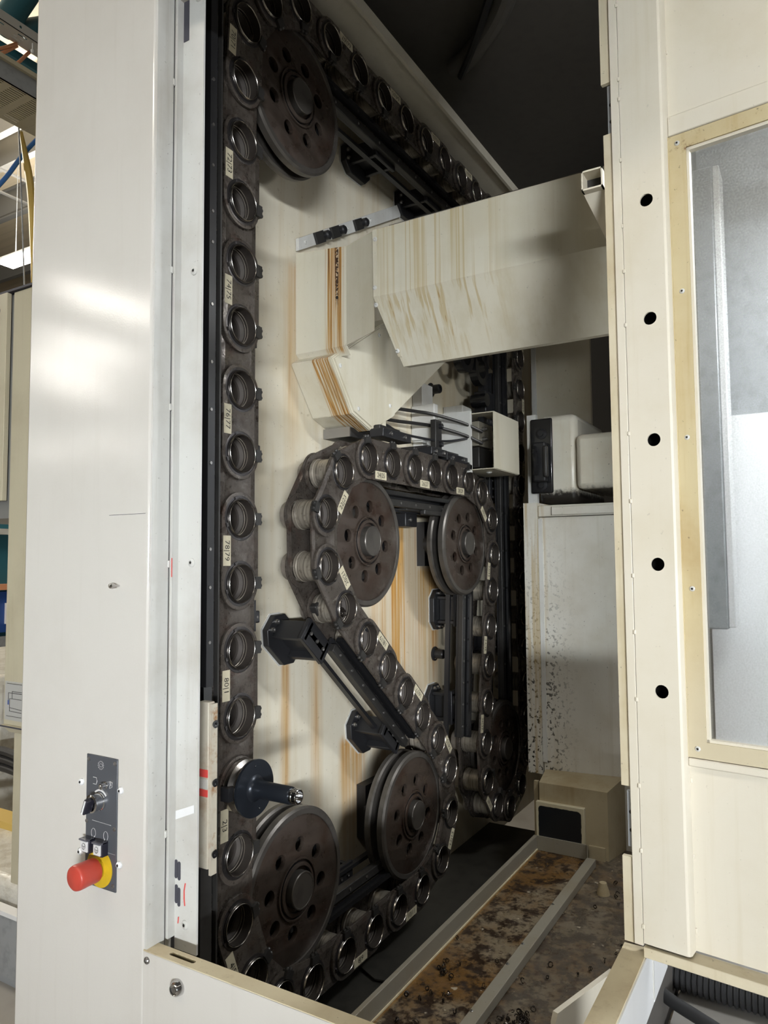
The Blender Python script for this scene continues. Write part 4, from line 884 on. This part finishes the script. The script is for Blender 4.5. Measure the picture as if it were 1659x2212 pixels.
# teal girders
tg = thing('teal_girder', (3.0, 4.8, 3.4), 'teal steel girder with round struts at the upper left corner', 'girder')
MB().box(0, 8, 4.70, 4.90, 3.52, 3.58).build('flange', 'teal', tg)
MB().cyl((2.74, 4.60, 3.585), (2.90, 4.45, 4.02), .085, seg=20).build('strut', 'teal', tg); MB().cyl((2.90, 4.62, 3.66), (3.40, 4.55, 4.05), .085, seg=20).build('strut', 'teal', tg)
for x in (2.66, 2.86): MB().prism([(x, 4.62, 3.58), (x + .09, 4.62, 3.58), (x - .01, 4.60, 3.70)], (0, .02, 0)).build('gusset', 'teal', tg)
MB().cyl((2.90, 4.45, 4.02), (3.15, 4.20, 4.98), .085, seg=20).build('strut', 'teal', tg)
# slotted cable tray
ct = thing('cable_tray', (2.1, 3.3, 2.6), 'pale slotted cable tray with clipped orange cables', 'cable tray')
sl_ = []
for i in range(12):
    x = -.66 + i * .12
    sl_.append([(x, .012), (x, .020), (x + .05, .020), (x + .05, .012)]); sl_.append([(x + .01, -.030), (x + .01, -.020), (x + .06, -.020), (x + .06, -.030)])
    for d in (0, .035): sl_.append([(x + d, -.010), (x + d, .002), (x + d + .016, .002), (x + d + .016, -.010)])
MB().plate([(-.8, -.05), (.8, -.05), (.8, .045), (-.8, .045)], sl_, (2.1, 3.325, 2.60), X_, Y_, Z_, .003).build('bottom', 'traywhite', ct)
lip = MB().plate([(-.8, 0), (.8, 0), (.8, .05), (-.8, .05)], [circ(-.7 + .13 * i, .026, .008, 12)[::-1] for i in range(12)], (2.1, 3.275, 2.60), X_, Z_, Y_, .003).build('side_lip', 'traywhite', ct)
MB().box(1.3, 2.9, 3.37, 3.373, 2.60, 2.65).build('side_lip', 'traywhite', ct)
MB().lathe((2.12, 3.285, 2.59), -Z_, [(.004, 0), (.003, .03), (.008, .035), (.007, .05), (1e-5, .055)], 10).build('cable_clip', 'white_sheet', ct)
bx2 = lambda a, b, c: (a, b, c)
for pts, lab in (([(2.085, 3.36, 2.595), (2.02, 3.40, 2.545), (1.94, 3.46, 2.52), (1.80, 3.52, 2.50)], 'upper orange cable leaving the slotted tray'), ([(2.09, 3.365, 2.59), (2.02, 3.41, 2.52), (1.93, 3.46, 2.49), (1.80, 3.53, 2.46)], 'middle orange cable hugging the upper one'),
                 ([(2.155, 3.365, 2.595), (2.10, 3.42, 2.51), (2.00, 3.49, 2.46), (1.85, 3.58, 2.41)], 'lowest orange cable below the slotted tray')):
    MB().tube(bez(pts, 8), .0085, 8).build('orange_cable', 'cable_orange', label=lab, category='cable', group='orange cables under the tray')
# galvanised duct with slotted grille
gu = thing('grille_duct', (1.9, 3.1, 2.1), 'beige slotted grille under a galvanised edge at the left', 'grille')
gs_ = []
for r_ in range(5):
    for i in range(16):
        x, y = -.30 + r_ * .105, -.125 + i * .0155
        gs_.append([(x, y), (x, y + .006), (x + .070, y + .006), (x + .070, y)])
MB().plate([(-.42, -.14), (.245, -.14), (.245, .14), (-.42, .14)], gs_, (1.82, 3.115, 2.10), X_, Y_, Z_, .003).build('grille_plate', 'beige', gu)
MB().box(1.40, 2.30, 2.972, 2.985, 2.10, 2.19).build('galvanised_edge', 'galv', gu); MB().box(1.40, 2.30, 2.955, 2.972, 2.18, 2.20).build('upper_flange', 'beige', gu)
MB().box(1.40, 2.065, 2.99, 3.255, 2.14, 2.16).build('dark_core', 'dark_in', gu)
MB().box(2.066, 2.30, 2.985, 3.255, 2.10, 2.112).build('end_plate', 'beige', gu)
MB().box(2.09, 2.22, 3.02, 3.16, 2.094, 2.10).build('end_vent', 'beam_grey', gu)
MB().tube(bez([(2.35, 3.22, 2.50), (2.28, 3.27, 2.30), (2.12, 3.30, 2.05), (2.02, 3.32, 1.86), (1.95, 3.40, 1.72), (1.86, 3.44, 1.55)], 8), .011, 10).build('blue_cable', 'cable_blue', label='blue cable hanging past the beige grille', category='cable')
MB().tube(bez([(2.045, 3.245, 2.08), (2.10, 3.25, 1.85), (2.125, 3.25, 1.60), (2.12, 3.22, 1.35), (2.09, 3.18, 1.1)], 8), [.008 + .010 * min(1, i / 6) for i in range(33)], 10).build('yellow_hose', 'hose_yellow', label='yellow woven hose hanging beside the column edge', category='hose')
MB().tube([(2.03, 3.24, 2.09), (2.07, 3.27, 1.80), (2.10, 3.27, 1.3), (2.09, 3.24, 1.0)], .004, 6).build('grey_wire', 'galv', label='thin grey wire hanging along the yellow hose', category='wire')
# hanging lamp in view, an added unseen one, and lamps glinting in the column
def lamp(c, ax, L, label, dropz):
    c = Vector(c); ax = Vector(ax).normalized(); sd = Vector((-ax.y, ax.x, 0))
    t = thing('hall_lamp', (c.x, c.y, c.z), label, 'lamp', 'hanging hall lamps')
    MB().obox(c + Z_ * .045, ax * L / 2, sd * .075, Z_ * .02).build('housing', 'white_sheet', t)
    MB().obox(c, ax * (L / 2 - .02), sd * .085, Z_ * .025).build('diffuser', 'lamp', t, bevel=.01)
    for f in (-.35, .35): MB().cyl(c + ax * L * f + Z_ * .06, c + ax * L * f + Z_ * dropz, .004, seg=6).build('hanger', 'galv', t)
lamp((4.86, 7.30, 3.42), (0, 1, 0), 1.3, 'lit fluorescent lamp hanging at the left edge of the view', 1.2)
area('ceiling_fill', (4.86, 7.30, 3.52), (4.86, 7.30, 5.0), 0.14, 1.2, 110, (1.0, 0.93, 0.8))      # fill light added to brighten the hall ceiling
lamp((1.4, 6.9, 3.42), (0, 1, 0), 1.3, 'unseen hall lamp added behind the column to carry fill light', 1.2)  # lamp added out of view as a body for the fill lights
area('ceiling_fill', (1.4, 6.9, 3.52), (2.4, 6.9, 5.0), 0.14, 1.2, 120, (1.0, 0.93, 0.8))
area('floor_fill', (1.4, 6.9, 3.36), (1.9, 5.0, -1.5), 0.16, 1.2, 260, (1.0, 0.93, 0.8))  # added fill, bounces off the hall floor
for i, (x, y) in enumerate(((-4.75, 7.95), (-5.9, 9.9), (-6.35, 11.2), (-7.5, 12.45), (-12.4, 17.4), (-12.4, 20.2))):
    lamp((x, y, 3.42), (1, .12, 0), 1.5, ('nearest', 'second nearest', 'third nearest', 'fourth nearest', 'fifth nearest', 'farthest')[i] + ' hall lamp seen only as a soft glint in the glossy column', 1.2)
# control cabinet beyond the column
kb = thing('switch_cabinet', (1.7, 2.6, -1.5), 'beige switch cabinet standing behind the column at the left edge', 'cabinet')
MB().box(1.60, 1.95, 2.30, 2.556, -.585, 1.008).build('body', 'beige', kb, bevel=.002)
MB().box(1.61, 1.95, 2.556, 3.0, .16, 1.006).build('side_body', 'beam_grey', kb)
dk = MB().box(1.585, 1.605, 2.577, 3.0, .225, 1.008).build('door_leaf', 'beige', kb, bevel=.002)
MB().lathe((1.585, 2.628, .945), -X_, [(.012, 0), (.012, .004), (.009, .009), (1e-5, .010)], 18).build('door_bolt', 'bolt', dk)
MB().lathe((1.585, 2.620, .300), -X_, [(.012, 0), (.012, .004), (.009, .009), (1e-5, .010)], 18).build('door_bolt', 'bolt', dk)
MB().box(1.59, 1.96, 2.30, 3.0, 1.010, 1.018).build('lid', 'blind', kb)
MB().box(1.62, 1.95, 2.30, 2.52, -1.14, -.610).build('pedestal', 'beige', kb)
MB().prism([(1.59, 2.30, -.585), (1.59, 2.555, -.585), (1.61, 2.535, -.612), (1.61, 2.30, -.612)], (.3, 0, 0)).build('plinth', 'beige', kb)
MB().box(1.586, 1.60, 2.30, 2.56, -.590, -.586).build('plinth_lip', 'blind', kb)
sg = MB().box(1.597, 1.60, 2.40, 2.546, -.566, -.430).build('diagram_plate', 'signgrey', kb)
dg_ = MB()
def dl(*pts): dg_.tube([(1.5965, 2.546 - a, -.430 - b) for a, b in pts], .0011, 4)
dl((.022, .068), (.022, .040), (.10, .040)); dl((.030, .105), (.030, .060), (.10, .060)); dl((.028, .092), (.10, .096)); dl((.028, .104), (.10, .106)); dl((.044, .060), (.044, .034), (.10, .034)); dl((.012, .007), (.10, .007)); dl((.012, .122), (.10, .122))
dg_.build('diagram_lines', 'ink', sg)
MB().box(1.5955, 1.597, 2.521, 2.527, -.512, -.496).build('diagram_symbol', 'blue', sg)
MB().box(1.9, 2.1, 2.45, 3.2, 1.06, 1.09).build('pipe_shelf', 'galv', label='rusty flat pipe shelf above the switch cabinet', category='shelf')
# things far behind
sh = thing('teal_rack', (4.6, 8.2, -1.5), 'teal machine standing far behind the cabinet', 'machine')
MB().box(4.6, 7.4, 8.6, 9.4, -.9, .62).build('body', 'teal', sh); MB().box(4.4, 7.4, 8.5, 8.6, .33, .40).build('rail', 'flange', sh); MB().box(4.4, 7.4, 8.45, 8.6, -.34, -.27).build('orange_rail', 'cable_orange', sh); MB().box(4.4, 7.4, 8.5, 8.6, -.85, -.36).build('blue_base', 'blue', sh)
for x in (4.9, 5.3): MB().box(x, x + .12, 8.43, 8.5, -.75, -.5).build('white_box', 'white_sheet', sh); MB().cyl((x, 8.44, -1.42), (x, 8.5, -1.42), .08, seg=16).build('wheel', 'hose', sh)
MB().box(4.5, 7.4, 8.5, 9.4, -1.5, -.9).build('skirt', 'galv', sh)
wr = thing('wrapped_bundle', (2.6, 4.4, -1.5), 'pile wrapped in pale crumpled film on the hall floor', 'bundle')
MB().box(2.35, 3.6, 3.85, 5.2, -1.5, -.62).build('film', 'film', wr, bevel=.05)
for i, z in enumerate((-.98, -1.02, -1.06)):
    MB().tube(bez([(2.25, 3.9, z), (2.28, 3.65, z + .01), (2.27, 3.4, z - .01), (2.22, 3.2, z - .02)], 6), .022, 8).build('black_hose', 'hose', label=('highest', 'middle', 'lowest')[i] + ' of three black hoses lying beside the wrapped pile', category='hose', group='black hoses by the wrapped pile')
for i, z in enumerate((-1.16, -1.26)):
    MB().box(1.95, 2.05, 2.9, 3.7, z, z + .03).build('yellow_rail', 'hose_yellow', label=('upper', 'lower')[i] + ' yellow edged slat under the black hoses', category='slat', group='yellow slats')
ch2 = thing('chip_bin', (1.75, 2.7, -1.5), 'grey sheet metal bin with an open top on the hall floor', 'bin')
MB().box(1.62, 1.63, 2.30, 3.0, -1.47, -1.245).build('front', 'galv', ch2); MB().box(1.63, 2.2, 2.30, 3.0, -1.5, -1.38).build('base', 'galv', ch2); MB().box(1.60, 1.64, 2.30, 3.0, -1.25, -1.235).build('rim', 'white_sheet', ch2)
MB().box(1.66, 2.3, 2.30, 3.2, -1.38, -1.16).build('film', 'film', ch2, bevel=.03)
# hanger rods for the cable tray and the grille duct
for x in (1.45, 2.75):
    MB().cyl((x, 3.40, 2.62), (x, 3.40, 4.98), .005, seg=6).build('hanger_rod', 'galv', ct)
for x in (1.45, 2.25):
    MB().cyl((x, 3.24, 2.11), (x, 3.24, 4.98), .005, seg=6).build('hanger_rod', 'galv', gu)
